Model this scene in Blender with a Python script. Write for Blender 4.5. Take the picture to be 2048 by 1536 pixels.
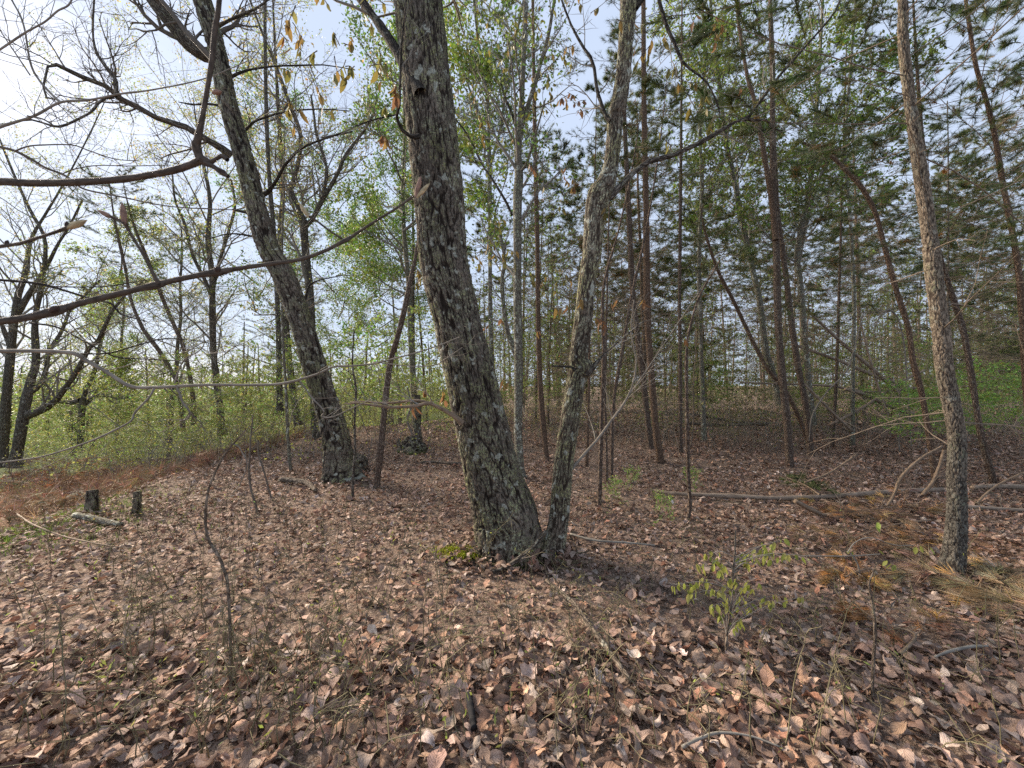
import bpy, math, random
import numpy as np
from mathutils import Vector
rng = np.random.default_rng(11)
random.seed(11)
U = random.uniform
S = bpy.context.scene
for o in list(bpy.data.objects): bpy.data.objects.remove(o)

# ------------------------------------------------------------------ camera
F = 800.0                       # focal length in pixels of the 2048 px wide photograph
CAMZ = 1.5
cd = bpy.data.cameras.new('camera'); cam = bpy.data.objects.new('camera', cd)
S.collection.objects.link(cam); S.camera = cam
cam.location = (0, 0, CAMZ); cam.rotation_euler = (math.radians(90), 0, 0)
cd.sensor_width = 36; cd.lens = F / 2048 * 36
cd.clip_start = 0.02; cd.clip_end = 2000
cd.dof.use_dof = True; cd.dof.focus_distance = 3.6; cd.dof.aperture_fstop = 8.0

# ------------------------------------------------------------------ light
SUN_AZ, SUN_EL = math.radians(-58), math.radians(29)      # azimuth from +Y towards +X
W = bpy.data.worlds.new('World'); S.world = W; W.use_nodes = True
nt = W.node_tree; nt.nodes.clear()
def wn(t, **k):
    n = nt.nodes.new(t)
    for a, b in k.items(): setattr(n, a, b)
    return n
sky = wn('ShaderNodeTexSky', sky_type='NISHITA', sun_disc=False)
sky.sun_elevation = SUN_EL; sky.sun_rotation = SUN_AZ; sky.altitude = 200
sky.air_density = 1.0; sky.dust_density = 1.2; sky.ozone_density = 1.6
tc = wn('ShaderNodeTexCoord'); mp = wn('ShaderNodeMapping'); mp.inputs['Scale'].default_value = (1.0, 1.0, 3.4)
nz = wn('ShaderNodeTexNoise'); nz.inputs['Scale'].default_value = 1.7; nz.inputs['Detail'].default_value = 7
nz.inputs['Roughness'].default_value = 0.55; nz.inputs['Distortion'].default_value = 0.5
cr = wn('ShaderNodeValToRGB')
cr.color_ramp.elements[0].position = 0.36; cr.color_ramp.elements[0].color = (0.87, 0.87, 0.87, 1)
cr.color_ramp.elements[1].position = 0.64; cr.color_ramp.elements[1].color = (0.96, 0.96, 0.96, 1)
mx = wn('ShaderNodeMix', data_type='RGBA'); mx.inputs['B'].default_value = (2.45, 2.85, 3.6, 1)   # thin high cloud
bg = wn('ShaderNodeBackground'); bg.inputs['Strength'].default_value = 0.10
out = wn('ShaderNodeOutputWorld')
L = nt.links.new
L(tc.outputs['Generated'], mp.inputs['Vector']); L(mp.outputs[0], nz.inputs['Vector']); L(nz.outputs['Fac'], cr.inputs[0])
L(cr.outputs[0], mx.inputs['Factor']); L(sky.outputs[0], mx.inputs['A']); L(mx.outputs['Result'], bg.inputs[0]); L(bg.outputs[0], out.inputs[0])
sl = bpy.data.lights.new('sun', 'SUN'); sl.energy = 5.0; sl.angle = math.radians(22); sl.color = (1.0, 0.86, 0.70)
so = bpy.data.objects.new('sun', sl); S.collection.objects.link(so)
sd = Vector((math.sin(SUN_AZ) * math.cos(SUN_EL), math.cos(SUN_AZ) * math.cos(SUN_EL), math.sin(SUN_EL)))
so.rotation_euler = sd.to_track_quat('Z', 'Y').to_euler(); so.location = sd * 50
S.view_settings.view_transform = 'Standard'; S.view_settings.look = 'None'
S.view_settings.exposure = 1.48; S.view_settings.gamma = 1.0
S.cycles.max_bounces = 6; S.cycles.diffuse_bounces = 3; S.cycles.glossy_bounces = 2
S.cycles.transmission_bounces = 3; S.cycles.transparent_max_bounces = 4
S.cycles.use_denoising = False
S.cycles.sample_clamp_indirect = 3.0; S.cycles.sample_clamp_direct = 12.0

# ------------------------------------------------------------------ numeric noise
def _h(ix, iy, iz, s=0):
    n = (ix * 374761393 + iy * 668265263 + iz * 2147483647 + s * 1274126177) & 0xffffffff
    n = ((n ^ (n >> 13)) * 1274126177) & 0xffffffff
    n = ((n ^ (n >> 16)) * 2246822519) & 0xffffffff
    return ((n ^ (n >> 15)) & 0xffffff) / float(0xffffff)
def vnoise(P, s=0):
    P = np.asarray(P, float); i = np.floor(P).astype(np.int64); f = P - i; f = f * f * (3 - 2 * f)
    r = 0
    for dx in (0, 1):
        wx = f[..., 0] if dx else 1 - f[..., 0]
        for dy in (0, 1):
            wy = f[..., 1] if dy else 1 - f[..., 1]
            for dz in (0, 1):
                wz = f[..., 2] if dz else 1 - f[..., 2]
                r = r + wx * wy * wz * _h(i[..., 0] + dx, i[..., 1] + dy, i[..., 2] + dz, s)
    return r
def fbm(P, o=3, s=0):
    a, t, r = 1.0, 0.0, 0
    for k in range(o):
        r = r + a * vnoise(P * (2.03 ** k), s + k); t += a; a *= 0.5
    return r / t
def worley(P):
    i = np.floor(P).astype(np.int64); f1 = np.full(P.shape[:-1], 9.0); f2 = f1.copy()
    for dx in (-1, 0, 1):
        for dy in (-1, 0, 1):
            for dz in (-1, 0, 1):
                j = i + np.array([dx, dy, dz]); a, b, c = j[..., 0], j[..., 1], j[..., 2]
                q = j + np.stack([_h(a, b, c, 1), _h(a, b, c, 2), _h(a, b, c, 3)], -1)
                d = np.sqrt(((q - P) ** 2).sum(-1))
                n2 = np.minimum(f2, np.maximum(f1, d)); f1 = np.minimum(f1, d); f2 = n2
    return f1, f2
def sstep(a, b, x):
    t = np.clip((x - a) / (b - a), 0, 1); return t * t * (3 - 2 * t)

# ------------------------------------------------------------------ terrain
def hgt(x, y):
    x = np.asarray(x, float); y = np.asarray(y, float)
    edge = -4.7 - 0.10 * np.maximum(y - 3, 0) ** 1.05
    drop = np.clip(edge - x, 0, 40)
    z = -1.9 * (1 - np.exp(-drop * 0.14)) * sstep(0, 1.2, drop)
    z = z - 1.6 * sstep(9, 30, y) * sstep(2, -10, x)
    P = np.stack([x, y, np.zeros_like(x)], -1)
    z = z + 0.10 * (vnoise(P * 0.45, 5) - .5) + 0.035 * (vnoise(P * 2.1, 6) - .5)
    for cx, cy, a, s in ((.15, 3.4, -.05, .55), (-2.84, 6.8, -.03, .6), (3.4, 3.05, -.08, .6)):
        z = z + a * np.exp(-((x - cx) ** 2 + (y - cy) ** 2) / s ** 2)
    return z
def P3(px, py, Y):
    return np.array([(px - 1024) / F * Y, Y, CAMZ + (768 - py) / F * Y])
def G(px, py):
    """the point of the ground seen at this pixel"""
    Y = 0.6
    while Y < 60:
        p = P3(px, py, Y)
        if p[2] < float(hgt(p[0], p[1])): break
        Y *= 1.004
    p[2] = float(hgt(p[0], p[1])); return p

# ------------------------------------------------------------------ mesh building
def make_mesh(name, V, quads=None, tris=None, mat=None, attrs=None, smooth=True):
    me = bpy.data.meshes.new(name)
    V = np.asarray(V, np.float32).reshape(-1, 3)
    q = np.zeros((0, 4), np.int32) if quads is None else np.asarray(quads, np.int32).reshape(-1, 4)
    t = np.zeros((0, 3), np.int32) if tris is None else np.asarray(tris, np.int32).reshape(-1, 3)
    me.vertices.add(len(V)); me.vertices.foreach_set('co', V.ravel())
    nl = len(q) * 4 + len(t) * 3; me.loops.add(nl)
    me.loops.foreach_set('vertex_index', np.concatenate([q.ravel(), t.ravel()]).astype(np.int32))
    me.polygons.add(len(q) + len(t))
    me.polygons.foreach_set('loop_start', np.concatenate([np.arange(len(q)) * 4, len(q) * 4 + np.arange(len(t)) * 3]).astype(np.int32))
    me.update(calc_edges=True)
    if smooth: me.polygons.foreach_set('use_smooth', np.ones(len(q) + len(t), bool))
    for k, a in (attrs or {}).items():
        a = np.asarray(a, np.float32)
        if a.ndim == 1: me.attributes.new(k, 'FLOAT', 'POINT').data.foreach_set('value', a)
        elif a.shape[1] == 4: me.attributes.new(k, 'FLOAT_COLOR', 'POINT').data.foreach_set('color', a.ravel())
        else: me.attributes.new(k, 'FLOAT_VECTOR', 'POINT').data.foreach_set('vector', a.ravel())
    if mat: me.materials.append(mat)
    return me
def link(name, me, parent=None, loc=None):
    o = bpy.data.objects.new(name, me); S.collection.objects.link(o)
    if parent is not None: o.parent = parent
    if loc is not None: o.location = loc
    return o
def tag(o, label=None, cat=None, group=None, kind=None):
    for k, v in (('label', label), ('category', cat), ('group', group), ('kind', kind)):
        if v: o[k] = v
    return o
def thing(name, label, cat, loc, group=None):
    return tag(link(name, None, None, tuple(float(c) for c in loc)), label, cat, group)
def clone(root, loc, rz=0., s=1., label=None, group=None, tilt=0.):
    c = root.copy(); S.collection.objects.link(c)
    c.location = tuple(float(v) for v in loc); c.rotation_euler = (tilt, tilt * .5, rz); c.scale = (s, s, s)
    if label: c['label'] = label
    if group: c['group'] = group
    for ch in list(KIDS.get(root.name, ())):
        d = ch.copy(); S.collection.objects.link(d); d.parent = c
    return c
KIDS = {}
STUFFP = {'live_branches', 'dead_branches', 'live_twigs', 'dead_twigs', 'twigs', 'needles', 'foliage', 'branches', 'stems', 'leaves'}
def part(name, me, root):
    o = link(name, me, root)
    if name in STUFFP: o['kind'] = 'stuff'; KIDS.setdefault(root.name, []).append(o); return o

def catmull(P, n):
    P = np.asarray(P, float); m = len(P)
    if m == 2: return P[0] + (P[1] - P[0]) * np.linspace(0, 1, n)[:, None]
    Q = np.vstack([2 * P[0] - P[1], P, 2 * P[-1] - P[-2]])
    t = np.linspace(0, m - 1 - 1e-9, n); i = t.astype(int); u = (t - i)[:, None]
    a, b, c, d = Q[i], Q[i + 1], Q[i + 2], Q[i + 3]
    return .5 * (2 * b + (c - a) * u + (2 * a - 5 * b + 4 * c - d) * u * u + (3 * b - a - 3 * c + d) * u ** 3)

class Tubes:
    def __init__(s): s.d = {}
    def add(s, pts, rad, sides=5):
        s.d.setdefault((len(pts), sides), []).append((np.asarray(pts, float), np.asarray(rad, float)))
        return s
    def mesh(s, name, mat, org=(0, 0, 0), extra=None):
        VV, QQ, BB, off = [], [], [], 0
        for (n, k), L_ in s.d.items():
            P = np.stack([a for a, _ in L_]); R = np.stack([b for _, b in L_])
            T = np.gradient(P, axis=1); T /= np.linalg.norm(T, axis=2, keepdims=True) + 1e-9
            m = T.mean(1); ref = np.where(np.abs(m[:, 2:3]) > .75, [[1., 0, 0]], [[0, 0, 1.]])[:, None, :]
            N = ref - (ref * T).sum(2, keepdims=True) * T; N /= np.linalg.norm(N, axis=2, keepdims=True) + 1e-9
            B = np.cross(T, N); th = np.arange(k) / k * 2 * math.pi
            c, si = np.cos(th)[None, None, :, None], np.sin(th)[None, None, :, None]
            V = P[:, :, None] + R[:, :, None, None] * (c * N[:, :, None] + si * B[:, :, None])
            ln = np.concatenate([np.zeros((len(P), 1)), np.cumsum(np.linalg.norm(np.diff(P, axis=1), axis=2), 1)], 1)
            ln = ln + rng.uniform(0, 50, (len(P), 1))
            bk = np.stack(np.broadcast_arrays(R[:, :, None] * c[..., 0], R[:, :, None] * si[..., 0], ln[:, :, None]), -1)
            idx = np.arange(len(P) * n * k).reshape(len(P), n, k)
            a = idx[:, :-1]; b = idx[:, 1:]
            q = np.stack([a, np.roll(a, -1, 2), np.roll(b, -1, 2), b], -1).reshape(-1, 4) + off
            VV.append(V.reshape(-1, 3)); BB.append(bk.reshape(-1, 3)); QQ.append(q); off += idx.size
        V = np.vstack(VV) - np.asarray(org, float)
        return make_mesh(name, V, np.vstack(QQ), None, mat, {'bark': np.vstack(BB)})
    def n(s): return sum(len(v) for v in s.d.values())

def hero_trunk(name, P, R, sides, rings, mat, org, cell, amp, flare=None, power=1.0, furrow=.2, crack=True, lump=.06, capped=False):
    """trunk with real bark relief: plates and furrows pushed in and out"""
    PR = catmull(np.hstack([P, np.asarray(R, float)[:, None]]), rings); P, R = PR[:, :3], PR[:, 3]
    T = np.gradient(P, axis=0); T /= np.linalg.norm(T, axis=1, keepdims=True)
    ref = np.array([[1., 0, 0]]) if abs(T.mean(0)[2]) > .6 else np.array([[0., 0, 1]])
    N = ref - (ref * T).sum(1, keepdims=True) * T; N /= np.linalg.norm(N, axis=1, keepdims=True); B = np.cross(T, N)
    th = np.arange(sides) / sides * 2 * math.pi; c, s_ = np.cos(th)[None, :], np.sin(th)[None, :]
    ln = np.concatenate([[0], np.cumsum(np.linalg.norm(np.diff(P, axis=0), axis=1))])
    r0 = np.median(R)
    q = np.stack(np.broadcast_arrays(r0 * c, r0 * s_, ln[:, None]), -1)
    lum = 1 + lump * 2 * (fbm(q * np.array([7, 7, 2.2]), 2, 3) - .5)
    rr = R[:, None] * lum
    if flare:                                        # root buttresses: (angle, strength, width)
        for an, st, wd, hh in flare:
            d = (th - an + math.pi) % (2 * math.pi) - math.pi
            rr = rr + (st * np.exp(-(d / wd) ** 2))[None, :] * np.exp(-ln / hh)[:, None]
    w = (np.stack([vnoise(q * 9, 11), vnoise(q * 9, 12), vnoise(q * 9, 13)], -1) - .5) * np.array([.035, .035, .09])
    cl = np.array(cell); hf = (np.stack([vnoise(q / cl * .9, 14), vnoise(q / cl * .9, 15), vnoise(q / cl * 1.1, 16)], -1) - .5) * cl * np.array([1.1, 1.1, .9])
    q2 = q + w * .7 + hf
    f1, f2 = worley(q2 / cl); big = sstep(0.0, furrow, f2 - f1)
    f1, f2 = worley(q2 / cl * np.array([1.9, 1.9, 3.4]) + 7.3); sm = sstep(.0, .16, f2 - f1)
    rough = fbm(q / cl * 2.2, 3, 21)
    if crack:
        wq = (q + w * .8 + hf * .5) / cl; n1 = fbm(wq * np.array([.62, .62, .55]), 2, 51); n2 = fbm(wq * np.array([1.25, 1.25, 1.1]) + 3.1, 2, 61)
        cr_ = np.minimum(sstep(.005, .075, np.abs(n1 - .5)), .3 + .7 * sstep(.0, .055, np.abs(n2 - .5)))
        big = cr_ * (.7 + .3 * big)
    mask = np.clip(big * (.7 + .3 * sm), 0, 1)
    rid = np.clip(big * (.62 + .38 * sm) * (.55 + .95 * rough), 0, 1) ** power
    fine = fbm(q / np.array(cell) * 3.1, 2, 31) - .5
    V = P[:, None] + (rr + amp * (rid - .6) + amp * .9 * fine)[..., None] * (c[..., None] * N[:, None] + s_[..., None] * B[:, None])
    idx = np.arange(rings * sides).reshape(rings, sides); a = idx[:-1]; b = idx[1:]
    qd = np.stack([a, np.roll(a, -1, 1), np.roll(b, -1, 1), b], -1).reshape(-1, 4)
    tr = None; V = V.reshape(-1, 3); ridf = mask.ravel(); qf = q.reshape(-1, 3)
    if capped:
        V = np.vstack([V, P[-1:] + T[-1:] * .004]); k = len(V) - 1
        tr = [(idx[-1, j], idx[-1, (j + 1) % sides], k) for j in range(sides)]
        ridf = np.append(ridf, 1.); qf = np.vstack([qf, qf[-1:]])
    return make_mesh(name, V - np.asarray(org), qd, tr, mat, {'bark': qf, 'ridge': ridf, 'hb': np.clip(V[:, 2], 0, 9)})

def leaf_cards(pos, dr, size, wid, col, droop=0.0, fold=.25):
    """one small folded leaf (two triangles a side) for each position"""
    n = len(pos); dr = dr / (np.linalg.norm(dr, axis=1, keepdims=True) + 1e-9)
    rv = rng.normal(size=(n, 3)); sd_ = np.cross(dr, rv); sd_ /= np.linalg.norm(sd_, axis=1, keepdims=True) + 1e-9
    up = np.cross(sd_, dr); s = size[:, None]
    V = np.stack([pos, pos + dr * s * .45 + sd_ * s * wid + up * s * fold * wid, pos + dr * s,
                  pos + dr * s * .45 - sd_ * s * wid + up * s * fold * wid], 1)
    i = np.arange(n)[:, None] * 4
    T = np.concatenate([i + [0, 1, 2], i + [0, 2, 3]], 1).reshape(-1, 3)
    return V.reshape(-1, 3), T, np.repeat(col, 4, 0)
def needle_cards(pos, dr, k, ln, wd, col, spread=.75, back=.05):
    """k needles bursting from each tuft"""
    n = len(pos); dr = dr / (np.linalg.norm(dr, axis=1, keepdims=True) + 1e-9)
    d = dr[:, None] + spread * rng.normal(size=(n, k, 3)) * .75
    d /= np.linalg.norm(d, axis=2, keepdims=True)
    p = pos[:, None] - dr[:, None] * rng.uniform(0, back, (n, k, 1))
    sdv = np.cross(d, rng.normal(size=(n, k, 3))); sdv /= np.linalg.norm(sdv, axis=2, keepdims=True) + 1e-9
    l = ln * rng.uniform(.7, 1.15, (n, k, 1)); w = wd
    V = np.stack([p + sdv * w * .5, p - sdv * w * .5, p + d * l], 2).reshape(-1, 3)
    T = np.arange(len(V)).reshape(-1, 3)
    return V, T, np.repeat(col, 3 * k, 0)
def cards_mesh(name, lst, mat, org=(0, 0, 0)):
    V = np.vstack([a[0] for a in lst]); off = 0; T = []
    for a in lst: T.append(a[1] + off); off += len(a[0])
    C = np.vstack([a[2] for a in lst]); C = np.hstack([C, np.ones((len(C), 1))])
    return make_mesh(name, V - np.asarray(org), None, np.vstack(T), mat, {'Col': C}, smooth=False)
def colour(n, base, var=.25, hue=.12):
    c = np.array(base)[None] * np.exp(rng.normal(0, var, (n, 1))) * np.exp(rng.normal(0, hue, (n, 3)))
    return np.clip(c, .005, .8)

# ------------------------------------------------------------------ materials
class NT:
    def __init__(s, name):
        s.m = bpy.data.materials.new(name); s.m.use_nodes = True; s.t = s.m.node_tree; s.t.nodes.clear()
        s.o = s.t.nodes.new('ShaderNodeOutputMaterial')
    def n(s, t, inp=None, **k):
        x = s.t.nodes.new(t)
        for a, b in k.items(): setattr(x, a, b)
        for a, b in (inp or {}).items():
            if hasattr(b, 'is_linked') or isinstance(b, bpy.types.NodeSocket): s.t.links.new(b, x.inputs[a])
            else: x.inputs[a].default_value = b
        return x
    def attr(s, nm, what='Vector'): return s.n('ShaderNodeAttribute', attribute_name=nm).outputs[what]
    def scale(s, v, sc): return s.n('ShaderNodeMapping', {'Vector': v, 'Scale': sc}).outputs[0]
    def noise(s, v, sc=5., det=3., r=.55): return s.n('ShaderNodeTexNoise', {'Vector': v, 'Scale': sc, 'Detail': det, 'Roughness': r}).outputs['Fac']
    def ramp(s, f, *st):
        r = s.n('ShaderNodeValToRGB', {'Fac': f}); e = r.color_ramp.elements
        while len(e) < len(st): e.new(.5)
        for i, (p, c) in enumerate(st):
            e[i].position = p; e[i].color = (c, c, c, 1) if isinstance(c, (int, float)) else (*c, 1)
        return r.outputs[0]
    def mix(s, f, a, b, mode='MIX'):
        x = s.n('ShaderNodeMix', data_type='RGBA', blend_type=mode)
        for k, v in (('Factor', f), ('A', a), ('B', b)):
            if isinstance(v, bpy.types.NodeSocket): s.t.links.new(v, x.inputs[k])
            elif k == 'Factor': x.inputs[0].default_value = v
            else: x.inputs[k].default_value = (*v, 1)
        return x.outputs['Result']
    def math(s, op, a, b=0.):
        x = s.n('ShaderNodeMath', operation=op)
        for i, v in enumerate((a, b)):
            if isinstance(v, bpy.types.NodeSocket): s.t.links.new(v, x.inputs[i])
            else: x.inputs[i].default_value = v
        return x.outputs[0]
    def done(s, col, rough=.85, bump=None, bd=.01, bs=.6, trans=0., spec=.25):
        b = s.n('ShaderNodeBsdfPrincipled'); b.inputs['Specular IOR Level'].default_value = spec
        for k, v in (('Base Color', col), ('Roughness', rough)):
            if isinstance(v, bpy.types.NodeSocket): s.t.links.new(v, b.inputs[k])
            else: b.inputs[k].default_value = (*v, 1) if k == 'Base Color' else v
        if bump is not None:
            bn = s.n('ShaderNodeBump', {'Height': bump, 'Distance': bd, 'Strength': bs}); s.t.links.new(bn.outputs[0], b.inputs['Normal'])
        sh = b.outputs[0]
        if trans:
            t = s.n('ShaderNodeBsdfTranslucent', {'Color': col}); m_ = s.n('ShaderNodeMixShader', {0: trans, 1: sh, 2: t.outputs[0]}); sh = m_.outputs[0]
        s.t.links.new(sh, s.o.inputs[0]); return s.m

def bark(name, ridge_c, furrow_c, lich_c=(.34, .38, .28), lich=.5, cells=(42, 42, 10), hero=False, warm=None, fuzz=.012, moss=False):
    m = NT(name); v = m.attr('bark')
    wob = m.n('ShaderNodeVectorMath', {0: v, 1: m.n('ShaderNodeVectorMath', {0: m.n('ShaderNodeTexNoise', {'Vector': v, 'Scale': 11.}).outputs['Color'], 1: (.03, .03, .05)}, operation='MULTIPLY').outputs[0]}, operation='ADD').outputs[0]
    vo = m.n('ShaderNodeTexVoronoi', {'Vector': m.scale(wob, cells), 'Scale': 1.}, feature='DISTANCE_TO_EDGE').outputs['Distance']
    ridge = m.attr('ridge', 'Fac') if hero else m.ramp(vo, (.0, 0.), (.28, 1.))
    vary = m.noise(m.scale(v, (3, 3, 1.2)), 2.2, 4.)
    rc = m.mix(m.ramp(vary, (.35, 0.), (.7, 1.)), ridge_c, warm or tuple(c * .72 for c in ridge_c))
    fine = m.noise(m.scale(v, (1, 1, .5)), 95., 4., .7)
    rc = m.mix(m.ramp(fine, (.36, 0.), (.62, 1.)), tuple(c * .42 for c in ridge_c), rc)
    col = m.mix(m.ramp(ridge, (.08, 0.), (.62, 1.)), furrow_c, rc)
    n5 = m.noise(m.scale(wob, (cells[0] * 1.0, cells[1] * 1.0, cells[2] * 1.1)), 1., 3., .6)
    ck = m.ramp(m.math('ABSOLUTE', m.math('SUBTRACT', n5, .5)), (.0, 0.), (.05, 1.))
    col = m.mix(m.math('MULTIPLY', m.math('SUBTRACT', 1., ck), .75), col, furrow_c)
    patch = m.noise(m.scale(v, (1, 1, .6)), 5.5, 5., .65); speck = m.noise(v, 70., 5., .75)
    lf = m.math('MULTIPLY', m.ramp(patch, (.60 - .22 * lich, 0.), (.72 - .2 * lich, 1.)), m.ramp(speck, (.47, 0.), (.53, 1.)))
    lf = m.math('MULTIPLY', m.math('MULTIPLY', lf, m.ramp(ridge, (.4, .0), (.75, 1.))), m.ramp(ck, (.2, .2), (.8, 1.)))
    tone = m.noise(v, 3.3, 2.)
    lc = m.mix(m.ramp(tone, (.4, 0.), (.6, 1.)), lich_c, (lich_c[0] * .80, lich_c[1] * .80, lich_c[2] * .52))
    col = m.mix(m.math('MULTIPLY', lf, min(1., .35 + lich * .6)), col, lc)
    big = m.noise(m.scale(v, (1, 1, .8)), 13., 2.)
    bl = m.math('MULTIPLY', m.ramp(big, (.66 - .05 * lich, 0.), (.70 - .05 * lich, 1.)), m.ramp(speck, (.36, .25), (.5, 1.)))
    col = m.mix(m.math('MULTIPLY', bl, min(1., lich)), col, (.46, .47, .39))
    if moss:
        col = m.mix(1., col, m.ramp(m.noise(m.scale(v, (2.2, 2.2, .5)), 1.6, 4., .6), (.32, .52), (.62, 1.12)), 'MULTIPLY')
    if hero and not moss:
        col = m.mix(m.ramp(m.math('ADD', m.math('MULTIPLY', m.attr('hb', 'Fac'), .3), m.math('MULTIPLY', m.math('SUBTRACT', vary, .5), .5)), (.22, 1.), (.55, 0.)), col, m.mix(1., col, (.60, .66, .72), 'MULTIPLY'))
    if moss:
        hb = m.attr('hb', 'Fac')
        mf = m.math('MULTIPLY', m.ramp(hb, (.0, 1.), (.05, 0.)), m.ramp(m.noise(v, 9., 4.), (.42, 0.), (.55, 1.)))
        col = m.mix(mf, col, (.10, .13, .03))
    bump = m.math('ADD', m.math('MULTIPLY', fine, .35), m.math('MULTIPLY', ridge, .0 if hero else 1.))
    bump = m.math('ADD', m.math('ADD', bump, m.math('MULTIPLY', lf, .15)), m.math('MULTIPLY', ck, .6))
    return m.done(col, .92, bump, fuzz if not hero else .007, .9, spec=.12)
M_oak = bark('oak_bark', (.235, .195, .155), (.028, .021, .016), lich=.8, hero=True, lich_c=(.38, .40, .25), moss=True)
M_oak_small = bark('small_oak_bark', (.235, .19, .145), (.05, .038, .028), lich=1.0, hero=True, lich_c=(.50, .50, .37), moss=True)
M_oak_far = bark('grey_oak_bark', (.30, .265, .22), (.05, .04, .032), lich=.45, cells=(36, 36, 9))
M_smooth = bark('lichen_bark', (.36, .33, .27), (.10, .085, .065), lich=1.0, cells=(30, 30, 16), fuzz=.006)
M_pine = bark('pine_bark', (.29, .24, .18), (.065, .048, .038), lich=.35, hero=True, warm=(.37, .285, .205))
M_pine_far = bark('pine_bark_far', (.30, .24, .19), (.085, .058, .044), lich=.2, cells=(40, 40, 14), warm=(.27, .185, .13))
M_pine_red = bark('red_pine_bark', (.33, .225, .155), (.10, .065, .045), lich=.15, cells=(46, 46, 20), warm=(.33, .22, .15))
M_dark = bark('dark_limb_bark', (.14, .12, .10), (.03, .026, .022), lich=.3, cells=(40, 40, 12))
def plain(name, col, var=.35, sc=40., rough=.85, spec=.2, bd=.002):
    m = NT(name); v = m.attr('bark'); n_ = m.noise(m.scale(v, (1, 1, .35)), sc, 4.)
    c = m.mix(m.ramp(n_, (.3, 0.), (.7, 1.)), tuple(x * (1 - var) for x in col), tuple(min(.8, x * (1 + var)) for x in col))
    return m.done(c, rough, n_, bd, .6, spec=spec)
M_twig = plain('twig_bark', (.125, .105, .085))
M_twig_grey = plain('grey_twig_bark', (.22, .20, .17))
M_twig_pine = plain('pine_twig_bark', (.20, .155, .115))
M_twig_near = plain('near_twig_bark', (.075, .06, .048), .5, 260., .75, .15, .0015)
M_pale = plain('pale_dead_wood', (.19, .165, .135), .4)
M_brownwood = plain('brown_dead_wood', (.20, .145, .10), .4, 60.)
M_log = bark('fallen_log_bark', (.34, .275, .21), (.11, .085, .065), lich=.4, cells=(30, 30, 12))
M_fallen = plain('weathered_fallen_wood', (.25, .19, .14), .45, 30.)
M_black = plain('charred_wood', (.018, .017, .018), .3)
M_stem = plain('green_briar_stem', (.15, .13, .075), .45)
def leafmat(name, trans=.3, rough=.55, spec=.3, vein=False, gain=1.0):
    m = NT(name); c = m.attr('Col', 'Color')
    if vein:
        uv = m.attr('lv'); g = m.n('ShaderNodeNewGeometry').outputs['Position']
        n1 = m.noise(g, 55., 4., .65)
        c = m.mix(m.ramp(n1, (.32, 0.), (.68, 1.)), m.mix(1., c, (.66, .62, .58), 'MULTIPLY'), m.mix(1., c, (1.12, 1.1, 1.08), 'MULTIPLY'))
        sx = m.n('ShaderNodeSeparateXYZ', {0: uv})
        ax = m.math('ABSOLUTE', sx.outputs[0]); tt = m.math('SUBTRACT', sx.outputs[1], m.math('MULTIPLY', ax, .30))
        sw = m.math('ABSOLUTE', m.math('SUBTRACT', m.math('FRACT', m.math('MULTIPLY', tt, 8.)), .5))
        vn = m.math('MAXIMUM', m.ramp(sw, (.0, 1.), (.16, 0.)), m.ramp(ax, (.0, 1.), (.07, 0.)))
        c = m.mix(m.math('MULTIPLY', vn, .35), c, m.mix(1., c, (.55, .52, .50), 'MULTIPLY'))
        b = m.math('SUBTRACT', m.math('MULTIPLY', n1, .6), m.math('MULTIPLY', vn, .5))
        return m.done(c, rough, b, .004, .7, trans, spec)
    return m.done(c, rough, None, trans=trans, spec=spec)
M_litter = leafmat('dead_leaf', .12, .75, .15, True)
M_needle = leafmat('pine_needle', .32, .5, .3)
M_leaf = leafmat('green_leaf', .45, .5, .3)
M_drygrass = leafmat('dry_needle', .15, .7, .2)
M_bud = leafmat('bud', .15, .7, .2)
def ground_mat():
    m = NT('forest_floor'); g = m.n('ShaderNodeNewGeometry').outputs['Position']
    vo = m.n('ShaderNodeTexVoronoi', {'Vector': m.n('ShaderNodeVectorMath', {0: g, 1: m.n('ShaderNodeTexNoise', {'Vector': g, 'Scale': 14.}).outputs['Color']}, operation='ADD').outputs[0], 'Scale': 18.})
    sx = m.n('ShaderNodeSeparateColor', {0: vo.outputs['Color']})
    c = m.ramp(sx.outputs[0], (0., (.11, .08, .06)), (.3, (.20, .14, .105)), (.65, (.28, .20, .155)), (.92, (.36, .275, .215)), (1., (.42, .35, .29)))
    dirt = m.ramp(m.noise(g, 40., 5.), (.35, (.035, .026, .019)), (.7, (.11, .078, .054)))
    c = m.mix(m.ramp(m.noise(g, 3., 3.), (.3, .35), (.7, .0)), c, dirt)
    z = m.attr('zone'); sz = m.n('ShaderNodeSeparateXYZ', {0: z})
    orange = m.ramp(m.noise(g, 24., 5., .7), (.3, (.09, .055, .032)), (.55, (.20, .115, .065)), (.8, (.29, .20, .13)))
    green = m.ramp(m.noise(g, 17., 5., .7), (.3, (.035, .045, .012)), (.6, (.10, .13, .03)), (.85, (.17, .19, .05)))
    n2 = m.math('ADD', sz.outputs[0], m.math('MULTIPLY', m.math('SUBTRACT', m.noise(g, 2.3, 4.), .5), 1.0))
    c = m.mix(m.ramp(n2, (.4, 0.), (.6, 1.)), c, orange)
    n3 = m.math('ADD', sz.outputs[1], m.math('MULTIPLY', m.math('SUBTRACT', m.noise(g, 1.7, 4.), .5), 1.0))
    c = m.mix(m.ramp(n3, (.4, 0.), (.6, 1.)), c, green)
    h_ = m.math('ADD', sx.outputs[1], m.noise(g, 30., 5.))
    return m.done(c, .95, h_, .03, .8, spec=.1)
M_ground = ground_mat()

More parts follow.
